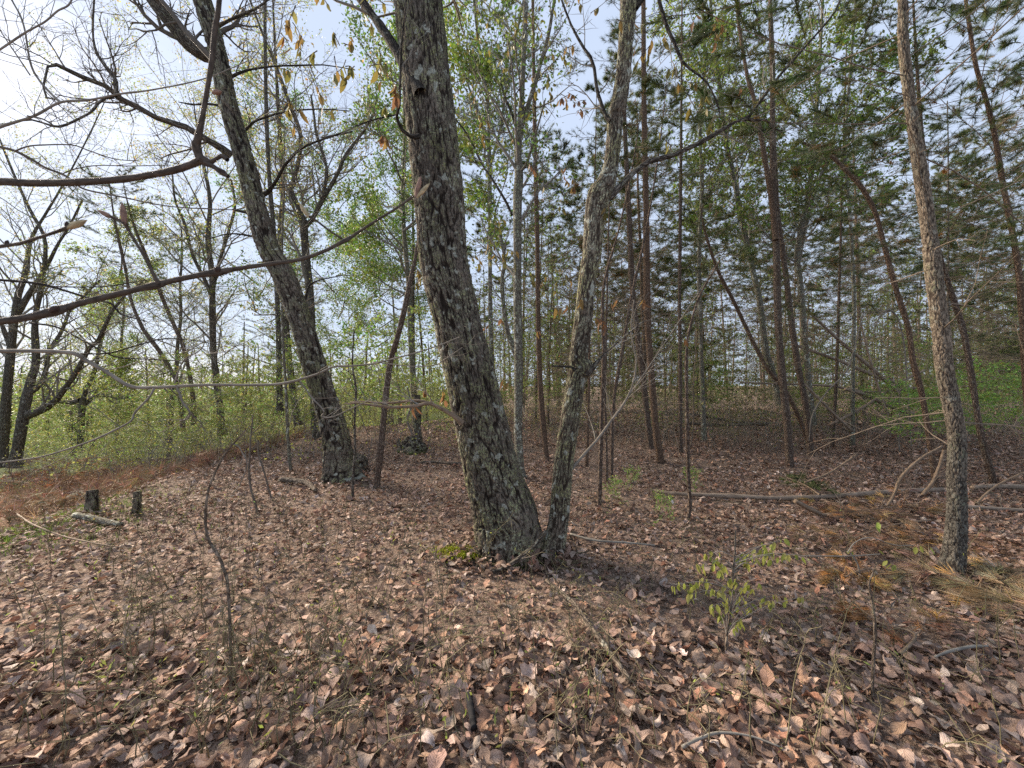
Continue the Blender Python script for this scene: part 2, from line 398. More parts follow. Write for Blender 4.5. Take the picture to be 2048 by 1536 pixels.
# ================================================================== GROUND
def build_ground():
    k = 240; a = np.linspace(-1, 1, k)
    xs = np.sinh(a * 4.6) / math.sinh(4.6) * 260
    b = np.linspace(0, 1, k); ys = -6 + 4 * b + np.sinh(b * 5.2) / math.sinh(5.2) * 300
    X, Y = np.meshgrid(xs, ys); Z = hgt(X, Y)
    near = np.exp(-((X) ** 2 + (Y - 3) ** 2) / 60)
    P = np.stack([X, Y, X * 0], -1)
    Z = Z + near * .03 * (fbm(P * 6, 2, 40) - .5)
    V = np.stack([X, Y, Z], -1).reshape(-1, 3)
    i = np.arange(k * k).reshape(k, k)
    q = np.stack([i[:-1, :-1], i[:-1, 1:], i[1:, 1:], i[1:, :-1]], -1)
    edge = -4.9 - 0.10 * np.maximum(Y - 3, 0) ** 1.05
    dd = edge - X
    zo = sstep(.1, 1.4, dd) * sstep(30, 18, Y) * sstep(14, 9, dd)
    zg = np.maximum(sstep(5, 9, dd), sstep(13, 22, Y) * sstep(-1, -7, X)) * .9
    zg = np.maximum(zg, .9 * np.exp(-((X + 5.3) ** 2 + (Y - 3.7) ** 2) / .8))
    zo = np.maximum(zo, .62 * np.exp(-((X - 4.0) ** 2 / 1.6 + (Y - 3.7) ** 2 / .5)))
    me = make_mesh('forest_floor', V, q, None, M_ground, {'zone': np.stack([zo, zg, zo * 0], -1).reshape(-1, 3)})
    return tag(link('forest_floor', me), kind='structure')
FLOOR = build_ground()

PAL = np.array([(.29, .19, .125), (.36, .255, .175), (.44, .345, .255), (.21, .135, .092), (.33, .185, .105), (.50, .42, .33), (.27, .115, .06), (.40, .265, .15), (.15, .095, .066), (.37, .235, .15), (.39, .30, .22)])
PALP = np.array([.19, .19, .12, .11, .09, .05, .045, .04, .045, .06, .06]); PALP = PALP / PALP.sum()
def litter_arrays(xy, ny, nx, size, lift, tilt=.30, local=False):
    n = len(xy); t = np.linspace(0, 1, ny)[None, :, None]; u = np.linspace(-1, 1, nx)[None, None, :]
    r = lambda a, b: rng.uniform(a, b, (n, 1, 1))
    lob = (rng.random((n, 1, 1)) < .35); narrow = (rng.random((n, 1, 1)) < .2)
    wp = np.sin(np.pi * np.clip(t, .02, .985) ** r(.75, 1.25)) ** r(.75, 1.3)
    wav = np.where(lob, 1 - .42 * (.5 + .5 * np.cos(2 * np.pi * r(2.8, 4.2) * t + r(0, 6))), 1 + .07 * np.sin(2 * np.pi * r(3, 5) * t))
    Wd = r(.40, .74) * np.where(narrow, .55, 1.) * np.where(lob, 1.15, 1)
    Ls = size[:, None, None]
    x = u * wp * wav * Wd * .5; y = (t - .5) + 0 * u; y = y + .10 * np.abs(u) * (wp * wav) * np.where(lob, 1, 0) + 0 * x
    torn = rng.normal(0, .022, (n, ny, nx)); x = x + torn; y = y + rng.normal(0, .018, (n, ny, nx))
    ky = rng.normal(0, 1.7, (n, 1, 1)) + 1e-3; kx = rng.normal(0, 3.0, (n, 1, 1)) + 1e-3
    kx = np.where(rng.random((n, 1, 1)) < .14, kx * 2.6, kx)
    z = (1 - np.cos(ky * y)) / ky + (1 - np.cos(kx * x)) / kx; y = np.sin(ky * y) / ky; x = np.sin(kx * x) / kx
    z = z + r(-.18, .5) * np.abs(x) + rng.normal(0, .018, (n, ny, nx)) + .05 * np.sin(9 * t + r(0, 6)) * u
    Pt = np.stack([x * Ls, y * Ls, z * Ls], -1).reshape(n, -1, 3)
    ya, ta, tb = rng.uniform(0, 2 * np.pi, n), rng.normal(0, tilt, n), rng.normal(0, tilt, n)
    if local: ya = ya * 0
    ca, sa, cb, sb, cc, sc = np.cos(ya), np.sin(ya), np.cos(ta), np.sin(ta), np.cos(tb), np.sin(tb)
    Rz = np.zeros((n, 3, 3)); Rz[:, 0, 0] = ca; Rz[:, 0, 1] = -sa; Rz[:, 1, 0] = sa; Rz[:, 1, 1] = ca; Rz[:, 2, 2] = 1
    Rx = np.zeros((n, 3, 3)); Rx[:, 0, 0] = 1; Rx[:, 1, 1] = cb; Rx[:, 1, 2] = -sb; Rx[:, 2, 1] = sb; Rx[:, 2, 2] = cb
    Ry = np.zeros((n, 3, 3)); Ry[:, 1, 1] = 1; Ry[:, 0, 0] = cc; Ry[:, 0, 2] = sc; Ry[:, 2, 0] = -sc; Ry[:, 2, 2] = cc
    R = np.einsum('nij,njk,nkl->nil', Rz, Rx, Ry)
    V = np.einsum('nij,nvj->nvi', R, Pt)
    V[..., 2] -= np.minimum(V[..., 2].min(1, keepdims=True) * .6, 0)
    if not local:
        V[..., 0] += xy[:, :1]; V[..., 1] += xy[:, 1:]
        V[..., 2] += (hgt(xy[:, 0], xy[:, 1]) + lift)[:, None]
    i = np.arange(ny * nx).reshape(ny, nx)
    q = np.stack([i[:-1, :-1], i[:-1, 1:], i[1:, 1:], i[1:, :-1]], -1).reshape(-1, 4)
    Q = (np.arange(n)[:, None, None] * ny * nx + q[None]).reshape(-1, 4)
    c = (PAL[rng.choice(len(PAL), n, p=PALP)] * .68 + .32 * np.array([.30, .205, .145])) * np.array([1.04, 1.07, 1.24]) * np.exp(rng.normal(0, .26, (n, 1))) * np.exp(rng.normal(0, .018, (n, 3)))
    # patches of the floor are darker, damper leaves
    C = np.hstack([np.repeat(np.clip(c, .01, .8), ny * nx, 0), np.ones((n * ny * nx, 1))])
    lv = np.stack(np.broadcast_arrays(u, t, rng.random((n, 1, 1))), -1).reshape(-1, 3)
    return V.reshape(-1, 3), Q, C, lv
def wedge(y0, y1, dens, m=.9):
    y = np.sqrt(rng.uniform(max(y0, .05) ** 2, y1 ** 2, int(dens * 1.34 * (y1 ** 2 - y0 ** 2) + dens * 2 * m * (y1 - y0))))
    x = rng.uniform(-1, 1, len(y)) * (1.34 * y + m)
    return np.stack([x, y], 1)
def litter(name, xy, ny, nx, s0, s1, lift):
    edge = -4.9 - 0.10 * np.maximum(xy[:, 1] - 3, 0) ** 1.05
    P = np.stack([xy[:, 0], xy[:, 1], xy[:, 0] * 0], 1)
    keep = (edge - xy[:, 0]) < (.2 + 2.2 * (rng.random(len(xy)) ** 2)) + 1.6 * (vnoise(P * 1.3, 77) - .5)
    keep &= rng.random(len(xy)) > .55 * sstep(.62, .75, vnoise(P * .8, 78)) * sstep(4, 6, xy[:, 1])
    xy = xy[keep]
    sz = s0 + (s1 - s0) * rng.random(len(xy)) ** 1.3
    V, Q, C, lv = litter_arrays(xy, ny, nx, sz, rng.uniform(0, lift, len(xy)))
    o = link(name, make_mesh(name, V, Q, None, M_litter, {'Col': C, 'lv': lv}), FLOOR)
    tag(o, kind='stuff')
litter('leaf_litter', wedge(.35, 2.3, 1000), 6, 4, .03, .108, .04)
litter('leaf_litter', wedge(2.3, 4.6, 620), 5, 3, .028, .095, .04)
litter('leaf_litter', wedge(4.6, 7, 430), 3, 3, .04, .11, .04)
litter('leaf_litter', wedge(7, 12, 165), 3, 3, .06, .13, .04)
litter('leaf_litter', wedge(12, 24, 34), 3, 2, .13, .24, .04)
_a = rng.uniform(0, 6.28, 420); _d = rng.uniform(.0, 1, 420) ** 1.6
litter('leaf_litter', np.stack([np.where(rng.random(420) < .3, .36 + (.09 + .22 * _d) * np.cos(_a), -.03 + (.29 + .26 * _d) * np.cos(_a)), 3.5 + (.2 + .28 * _d) * np.sin(_a)], 1), 5, 3, .04, .11, .11)
for cx, cy, r0, dr_, m_ in ((3.53, 3.16, .08, .22, 170), (-2.92, 6.9, .26, .4, 260)):
    _a = rng.uniform(0, 6.28, m_); _d = r0 + dr_ * rng.uniform(0, 1, m_) ** 1.6
    litter('leaf_litter', np.stack([cx + _d * np.cos(_a), cy + _d * np.sin(_a)], 1), 5, 3, .04, .11, .09)
# the nearest, largest dead leaves, one by one
_lm = []
for i in range(36):
    V, Q, C, lv = litter_arrays(np.zeros((1, 2)), 12, 7, np.array([U(.08, .13)]), np.zeros(1), local=True)
    _lm.append(make_mesh('leaf', V, Q, None, M_litter, {'Col': C, 'lv': lv}))
_xy = wedge(.75, 2.35, 48, .1)[:300]
for i, (x, y) in enumerate(_xy):
    o = link('leaf', _lm[i % 36], FLOOR, (float(x), float(y), float(hgt(x, y)) + U(.02, .055)))
    o.rotation_euler = (U(-.15, .15), U(-.15, .15), U(0, 6.28))

# ================================================================== BRANCHES AND FOLIAGE
def rv(s=1.): return Vector((random.gauss(0, s), random.gauss(0, s), random.gauss(0, s)))
def grow(tb, p, d, Ln, r, lvl, tips, up=.05, wob=.16, kids=5, ang=.8, ratio=.55, sides=(3, 3, 4, 5), flat=0.):
    n = (3 if Vector(p).y > 5 else 4, 5, 6, 7)[min(lvl, 3)]; q = Vector(p); dd = Vector(d).normalized(); st = Ln / (n - 1)
    pts = [q.copy()]; ds = [dd.copy()]
    for i in range(1, n):
        w_ = rv(wob); w_.z *= (1 - flat)
        dd = (dd + w_ + Vector((0, 0, up))).normalized(); q = q + dd * st; pts.append(q.copy()); ds.append(dd.copy())
    rr = np.linspace(r, max(r * .35, .0008), n); tb.add([tuple(a) for a in pts], rr, sides[min(lvl, 3)])
    if lvl == 0:
        tips.append((pts[-1], dd)); tips.append((pts[-2], ds[-2])); return
    for j in range(kids):
        f = .2 + .8 * (j + U(0, .9)) / kids; x = min(f, .999) * (n - 1); i = int(x)
        pp = pts[i].lerp(pts[i + 1], x - i)
        c = ds[i].cross(rv()).normalized()
        if flat: c = (c * (1 - flat) + ds[i].cross(Vector((0, 0, 1))).normalized() * flat * random.choice((-1, 1))).normalized()
        nd = (ds[i] * math.cos(ang) + c * math.sin(ang) * U(.7, 1.2)).normalized()
        grow(tb, pp, nd, Ln * ratio * U(.6, 1.2) * (1.15 - .5 * f), max(r * .5 * (1.1 - .4 * f), .0009), lvl - 1, tips, up, wob, kids, ang, ratio, sides, flat)
    tips.append((pts[-1], dd))
def along(P, R, f):
    x = min(max(f, 0), .9999) * (len(P) - 1); i = int(x); t = x - i
    return Vector(P[i] * (1 - t) + P[i + 1] * t), Vector(P[i + 1] - P[i]).normalized(), float(R[i] * (1 - t) + R[i + 1] * t)
def dress(tb, P, R, cnt, Ln, lvl, tips, f0=.2, f1=1., rmul=.45, ang=1.0, **k):
    for j in range(cnt):
        f = f0 + (f1 - f0) * (j + U(0, .9)) / cnt; p, d, r = along(P, R, f)
        c = d.cross(rv()).normalized(); a = ang * U(.6, 1.2)
        grow(tb, p, d * math.cos(a) + c * math.sin(a), Ln * U(.5, 1.2), max(r * rmul, .002), lvl, tips, **k)
def tipsarr(tips): return np.array([tuple(a) for a, b in tips]), np.array([tuple(b) for a, b in tips])
def leaves_on(tips, per, size, base, wid=.3, jit=.05, down=.3, var=.3, hue=.15):
    p, d = tipsarr(tips); n = len(p) * per
    p = np.repeat(p, per, 0) + rng.normal(0, jit, (n, 3)); d = np.repeat(d, per, 0) + rng.normal(0, .8, (n, 3)); d[:, 2] -= down
    return leaf_cards(p, d, size * rng.uniform(.6, 1.3, n), wid, colour(n, base, var, hue))
PINE_G = (.078, .105, .036)
def pine_branch(tb, tufts, p, d, Ln, r, sec=9, droop=-.01, dens=3, main=None):
    n = 6; q = Vector(p); dd = Vector(d).normalized(); st = Ln / (n - 1); pts = [q.copy()]; ds = [dd.copy()]
    for i in range(1, n):
        dd = (dd + rv(.09) + Vector((0, 0, droop))).normalized(); q = q + dd * st; pts.append(q.copy()); ds.append(dd.copy())
    if main is None: tb.add([tuple(a) for a in pts], np.linspace(r, .003, n), 4)
    else: main.append(Tubes().add([tuple(a) for a in pts], np.linspace(r, .003, n), 5))
    side = 1
    for j in range(sec):
        f = .25 + .75 * (j + U(0, .8)) / sec; x = min(f, .999) * (n - 1); i = int(x); pp = pts[i].lerp(pts[i + 1], x - i)
        side = -side; hz = ds[i].cross(Vector((0, 0, 1))); hz = hz.normalized() if hz.length > .1 else Vector((1, 0, 0))
        nd = (ds[i] * .75 + hz * side * U(.4, 1.) + rv(.2) + Vector((0, 0, .08))).normalized(); l = Ln * U(.16, .34) * (1.2 - .5 * f)
        a = pp + nd * l * .5 + rv(.015); b = a + (nd + Vector((0, 0, .15)) + rv(.1)).normalized() * l * .5
        tb.add([tuple(pp), tuple(a), tuple(b)], [r * .35, .003, .002], 3)
        for k in range(dens):
            t = 1 - k / dens * .8; c = pp.lerp(a, t * 2) if t < .5 else a.lerp(b, t * 2 - 1)
            tufts.append((c, (b - pp).normalized() + Vector((0, 0, .12))))
        if dens > 2:
            c = pp.lerp(b, .5); e = c + (nd + hz * side * .8 + rv(.3)).normalized() * l * .4
            tb.add([tuple(c), tuple(e)], [.003, .0015], 3); tufts.append((e, (e - c).normalized()))
    tufts.append((pts[-1], dd))
def tuft_cards(tufts, k, ln, wd, base=PINE_G, brown=.04, spread=.75):
    p, d = tipsarr(tufts); c = colour(len(p), base, .28, .1)
    m = rng.random(len(p)) < brown; c[m] = colour(int(m.sum()), (.22, .13, .05), .2, .1)
    m = rng.random(len(p)) < .15; c[m] = c[m] * np.array([1.5, 1.3, .8])
    return needle_cards(p, d, k, ln, wd, c, spread, .05)

def slim(pts):
    """a wide lens draws round stems broader away from its axis: real radius from drawn width"""
    q = np.array([(p[0], p[1]) for p in pts], float); t = np.gradient(q, axis=0); t /= np.linalg.norm(t, axis=1, keepdims=True) + 1e-9
    n = np.stack([-t[:, 1], t[:, 0]], 1); o = (q - np.array([1024., 768.])) / F
    return 1 / np.sqrt(1 + (o * n).sum(1) ** 2)
def trace(pts, Y=None, wave=0.):
    b = G(pts[0][0], pts[0][1]) if Y is None else None
    Y0 = b[1] if Y is None else Y; n = len(pts); ph = U(0, 6)
    out, R = [], []
    for i, (x, y, w) in enumerate(pts):
        Yi = Y0 * (1 + wave * math.sin(i * 1.1 + ph) * (i > 0)); out.append(P3(x, y, Yi)); R.append(w / 2 / F * Yi)
    return np.array(out), np.array(R) * slim(pts)
def extend(P, R, height, bend=.35, taper=.25, steps=4):
    """carry a trunk on above the edge of the picture"""
    P = list(P); R = list(R); d = P[-1] - P[-2]; d /= np.linalg.norm(d); r0 = R[-1]; h = max(height - P[-1][2], .5)
    for k in range(1, steps + 1):
        d = d * (1 - bend * .5) + np.array([0, 0, bend * .5]); d /= np.linalg.norm(d)
        P.append(P[-1] + d * h / steps); R.append(r0 * (1 - (1 - taper) * k / steps))
    return np.array(P), np.array(R)
def resamp(P, R, n):
    Q = catmull(np.hstack([P, R[:, None]]), n); return Q[:, :3], np.maximum(Q[:, 3], .002)

# ---- traced pines
def pine(label, pts, height, mat=None, Y=None, hero=None, name='pine_tree', live=(5., None), nb=26, Lb=1.5, dead=14, k=16, wd=.004, ln=.10, extra=(), group=None, wave=.01, dens=3, sides=12):
    P, R = trace(pts, Y, wave)
    if Y is None: P[0][2] -= .06
    P, R = extend(P, R, height) if height else (P, R)
    base = P[0].copy(); base[2] += .06
    root = thing(name, label, 'pine tree', base, group)
    if hero: me = hero_trunk('trunk', P, R, hero[0], hero[1], mat, base, (.030, .030, .062), hero[2], furrow=.15, crack=False, flare=[(.5, .05, .5, .16), (2.6, .05, .5, .2), (4.6, .05, .55, .14), (-2.3, .04, .4, .2)], lump=.07)
    else:
        Q, r = resamp(P, R, 40); r = r * (1 + .05 * rng.normal(size=40)); r[0] *= 1.25; r[1] *= 1.08; me = Tubes().add(Q, r, sides).mesh('trunk', mat or M_pine_far, base)
    part('trunk', me, root)
    tb, dt, tufts, main = Tubes(), Tubes(), [], []
    zt = P[-1][2]; z0 = live[0]; z1 = live[1] or zt
    zs = P[:, 2]
    def at(z):
        i = int(np.clip(np.searchsorted(zs, z) - 1, 0, len(P) - 2)); t = (z - zs[i]) / (zs[i + 1] - zs[i] + 1e-9); return P[i] * (1 - t) + P[i + 1] * t, R[i] * (1 - t) + R[i + 1] * t
    for j in range(nb):
        z = z0 + (z1 - z0) * (j + U(0, .8)) / nb; p, r = at(z); a = j * 2.4 + U(-.5, .5); f = (z - z0) / max(zt - z0, .1)
        pine_branch(tb, tufts, p, (math.cos(a), math.sin(a), U(-.05, .35) + f * .5), Lb * (1.15 - .75 * max(f, 0)) * U(.7, 1.15), max(r * .15, .005), dens=dens, main=main)
    for (q, d, l) in extra: pine_branch(tb, tufts, q, d, l, .012, sec=12, dens=4, main=main)
    for j in range(dead):
        z = U(base[2] + 1.0, z0 + .5); p, r = at(z); a = U(0, 6.28); tips = []
        grow(dt, p, (math.cos(a), math.sin(a), U(-.25, .35)), U(.25, 1.0) * Lb * .6, max(r * .13, .004), 1, tips, up=-.02, kids=3)
    for t_ in main: part('branch', t_.mesh('branch', M_twig_pine, base), root)
    if tb.d: part('live_twigs', tb.mesh('live_twigs', M_twig_pine, base), root)
    if dt.d: part('dead_twigs', dt.mesh('dead_twigs', M_twig_pine, base), root)
    if tufts: part('needles', cards_mesh('needles', [tuft_cards(tufts, k, ln, wd)], M_needle, base), root)
    return root

def limb(pts, Y, dY=0., n=14):
    k = len(pts); out = []; R = []
    for i, (x, y, w) in enumerate(pts):
        Yi = Y * (1 + dY * i / (k - 1)); out.append(P3(x, y, Yi)); R.append(w / 2 / F * Yi)
    return resamp(np.array(out), np.array(R) * slim(pts), n)

def hardwood(label, pts, height, limbs=(), Y=None, mat=M_oak_far, hero=None, cat='oak tree', name='oak_tree', leaf=None, dresses=None,
             crown=(10, 1.6, 2), twigmat=M_twig_grey, sides=14, wave=.008, extra_top=True, trunk_tw=0, kid=5, ang=.8, zmin=3., group=None):
    P, R = trace(pts, Y, wave)
    if height: P, R = extend(P, R, height, bend=.15)
    base = P[0].copy(); root = thing(name, label, cat, base, group)
    if hero: me = hero_trunk('trunk', P, R, *hero['sr'], mat, base, hero['cell'], hero['amp'], flare=hero.get('flare'), lump=hero.get('lump', .06))
    else:
        Q, r = resamp(P, R, 44); r = r * (1 + .05 * rng.normal(size=44)); r[0] *= 1.35; r[1] *= 1.1; me = Tubes().add(Q, r, sides).mesh('trunk', mat, base)
    part('trunk', me, root); tips = []; tw = Tubes()
    for lp in limbs:
        A, r = limb(lp['p'], lp['Y'], lp.get('dY', .0)); r2 = r * (1 + .06 * rng.normal(size=len(r)))
        part('limb', Tubes().add(A, r2, 10).mesh('limb', lp.get('mat', mat), base), root)
        c = lp.get('tw', (8, .9, 2))
        if c[0]: dress(tw, A, r, c[0], c[1], c[2], tips, f0=lp.get('f0', .15), kids=kid, ang=ang)
    if crown[0]:
        f0 = next((i for i, p in enumerate(P) if p[2] > zmin), 1) / len(P)
        dress(tw, P, R, crown[0], crown[1], crown[2], tips, f0=max(f0 - .08, .1), rmul=.4, kids=kid, ang=ang)
    if tw.d: part('twigs', tw.mesh('twigs', twigmat, base), root)
    if leaf and tips:
        per, size, col = leaf[:3]
        part('foliage', cards_mesh('foliage', [leaves_on(tips, per, size, col, jit=leaf[3] if len(leaf) > 3 else .05)], M_leaf, base), root)
    return root

# ================================================================== THE TREES TRACED FROM THE PHOTOGRAPH
T1Y = 3.55
T1 = hardwood('thickest oak trunk in the middle, leaning left, rough furrowed bark with pale lichen',
    [(1024, 1150, 138), (1020, 1105, 132), (1014, 1060, 128), (1007, 1020, 124), (986, 950, 110), (961, 840, 103), (921, 670, 93), (889, 525, 95), (879, 400, 97), (857, 200, 95), (836, 0, 92), (815, -180, 86)], 13,
    Y=T1Y, mat=M_oak, wave=0., hero=dict(sr=(220, 520), cell=(.024, .024, .12), amp=.019, lump=.05,
    flare=[(-2.75, .075, .35, .16), (-.35, .11, .4, .22), (-1.5, .045, .4, .12), (.9, .1, .4, .2), (2.6, .07, .4, .2)]), crown=(16, 2.2, 2), zmin=6,
    limbs=[dict(p=[(842, 190, 30), (828, 163, 25), (806, 125, 22), (780, 80, 20), (752, 40, 18), (722, 0, 17), (680, -60, 15)], Y=3.35, dY=.1, mat=M_dark, tw=(3, .8, 1), f0=.7),
           dict(p=[(838, 272, 12), (826, 274, 10), (806, 262, 8), (795, 240, 7), (794, 228, 6), (800, 205, 5), (801, 120, 4.5), (806, 60, 4), (811, 20, 3.6), (814, -30, 3)], Y=3.22, dY=-.1, mat=M_dark, tw=(6, .45, 1), f0=.35),
           dict(p=[(794, 229, 4), (770, 234, 3.4), (740, 242, 3.2), (708, 254, 3), (680, 267, 2.6), (640, 276, 2)], Y=3.18, dY=-.06, mat=M_dark, tw=(7, .4, 1)),
           dict(p=[(924, 846, 14), (914, 836, 10), (898, 826, 9), (885, 818, 8), (868, 810, 7.5), (854, 806, 7), (838, 811, 6.5), (810, 814, 6), (765, 814, 5), (720, 806, 3.5), (690, 808, 2.5)], Y=3.22, dY=-.05, mat=M_brownwood, tw=(6, .35, 1), f0=.4),
           dict(p=[(862, 808, 6), (845, 802, 5), (823, 801, 5), (795, 805, 4.5), (760, 806, 4), (725, 803, 3), (700, 804, 2.4)], Y=3.14, dY=.02, mat=M_brownwood, tw=(5, .3, 1), f0=.3)])
T2 = hardwood('narrow lichen-covered oak stem rising from the foot of the thickest trunk, on its right',
    [(1108, 1140, 52), (1107, 1105, 46), (1112, 1070, 42), (1119, 1025, 39), (1126, 935, 38), (1139, 850, 37), (1153, 760, 37), (1162, 738, 44), (1157, 715, 36), (1166, 640, 36), (1175, 560, 35), (1184, 500, 37), (1190, 430, 40), (1199, 392, 46),
     (1209, 372, 40), (1220, 340, 30), (1226, 300, 29), (1231, 240, 30), (1233, 225, 35), (1239, 200, 30), (1247, 140, 28), (1254, 60, 29), (1258, 0, 32), (1262, -60, 28)], 11,
    Y=3.44, mat=M_oak_small, wave=0., hero=dict(sr=(96, 520), cell=(.017, .017, .08), amp=.010, lump=.09, flare=[(-.6, .04, .5, .1), (.8, .05, .5, .1), (2.5, .03, .6, .1), (-2.2, .03, .5, .1)]), crown=(10, 1.6, 2), zmin=5.2,
    limbs=[dict(p=[(1206, 402, 20), (1220, 392, 16), (1237, 377, 13), (1262, 350, 12), (1288, 326, 11), (1325, 318, 10), (1380, 296, 10), (1420, 274, 9), (1450, 256, 8), (1478, 240, 7), (1495, 237, 7), (1513, 242, 6), (1535, 240, 5), (1546, 256, 4), (1563, 264, 3)], Y=3.42, dY=.05, mat=M_oak_far, tw=(5, .7, 2), f0=.5),
           dict(p=[(1492, 238, 8), (1508, 220, 6), (1530, 190, 5.5), (1560, 150, 5), (1600, 105, 4.5), (1642, 58, 4), (1672, 20, 3.5), (1690, -30, 3)], Y=3.58, dY=.06, mat=M_dark, tw=(8, .5, 1)),
           dict(p=[(1222, 243, 12), (1212, 234, 9), (1203, 208, 7.5), (1194, 180, 7.5), (1186, 125, 7), (1165, 92, 6), (1140, 45, 5), (1120, -10, 4)], Y=3.4, dY=.08, mat=M_dark, tw=(7, .6, 1)),
           dict(p=[(1136, 945, 10), (1150, 930, 7.5), (1165, 912, 6.5), (1190, 885, 5.5), (1215, 852, 5), (1238, 818, 3.6), (1262, 785, 3), (1290, 745, 2.4), (1320, 700, 2), (1360, 640, 1.6), (1400, 580, 1.2)], Y=3.42, dY=.1, mat=M_pale, tw=(9, .5, 1), f0=.3),
           dict(p=[(1225, 838, 5), (1245, 812, 4), (1265, 770, 3.5), (1272, 720, 3), (1262, 660, 2.6), (1268, 600, 2)], Y=3.5, dY=.0, mat=M_pale, tw=(5, .35, 1), f0=.3),
           dict(p=[(1172, 750, 15), (1184, 738, 12), (1193, 725, 8), (1212, 705, 4), (1240, 680, 3), (1290, 640, 2)], Y=3.38, mat=M_oak_far, tw=(3, .4, 1), f0=.5),
           dict(p=[(1150, 740, 7), (1141, 734, 5), (1125, 733, 4), (1104, 732, 3)], Y=3.38, mat=M_dark, tw=(0, 0, 0)),
           dict(p=[(1268, 15, 20), (1285, -10, 16), (1310, -60, 12)], Y=3.44, mat=M_dark, tw=(2, .5, 1)),
           dict(p=[(1318, 0, 8), (1325, 25, 8), (1336, 60, 8), (1352, 92, 8), (1362, 120, 7), (1385, 142, 6), (1410, 160, 5), (1425, 185, 4), (1437, 215, 3), (1440, 235, 2)], Y=3.1, mat=M_dark, tw=(6, .4, 1))])
T3 = hardwood('slender pale lichened tree standing just behind the gap between the two middle trunks',
    [(1043, 958, 19), (1040, 930, 17), (1036, 860, 17), (1037, 800, 16), (1037, 700, 17), (1035, 600, 17), (1035, 500, 16), (1035, 400, 18), (1038, 352, 18), (1036, 300, 15), (1040, 262, 13), (1045, 170, 11), (1048, 90, 10), (1052, 0, 9)], 11,
    mat=M_smooth, crown=(16, 1.7, 2), zmin=3.8, leaf=(3, .06, (.10, .15, .035), .09), cat='maple tree', name='maple_tree',
    limbs=[dict(p=[(1040, 262, 10), (1052, 225, 10), (1063, 188, 9), (1074, 155, 8.5), (1080, 130, 8), (1095, 79, 7), (1107, 10, 6), (1116, -60, 5)], Y=6.35, dY=-.05, tw=(7, .8, 1)),
           dict(p=[(1038, 345, 7), (1052, 330, 6), (1062, 300, 5), (1075, 255, 4), (1090, 200, 3)], Y=6.3, dY=-.1, tw=(4, .6, 1)),
           dict(p=[(1034, 260, 8), (1025, 230, 6), (1012, 200, 5), (1002, 168, 4)], Y=6.3, mat=M_dark, tw=(3, .6, 1)),
           dict(p=[(1024, 430, 6), (1010, 400, 5), (985, 360, 5), (962, 325, 4), (935, 270, 4), (900, 225, 3)], Y=6.4, dY=.05, mat=M_dark, tw=(6, .8, 1)),
           dict(p=[(1038, 725, 12), (1024, 690, 11), (1014, 660, 10), (1008, 620, 9), (1004, 560, 8), (1010, 520, 7), (1000, 470, 6)], Y=6.6, dY=.03, tw=(6, .8, 1))])
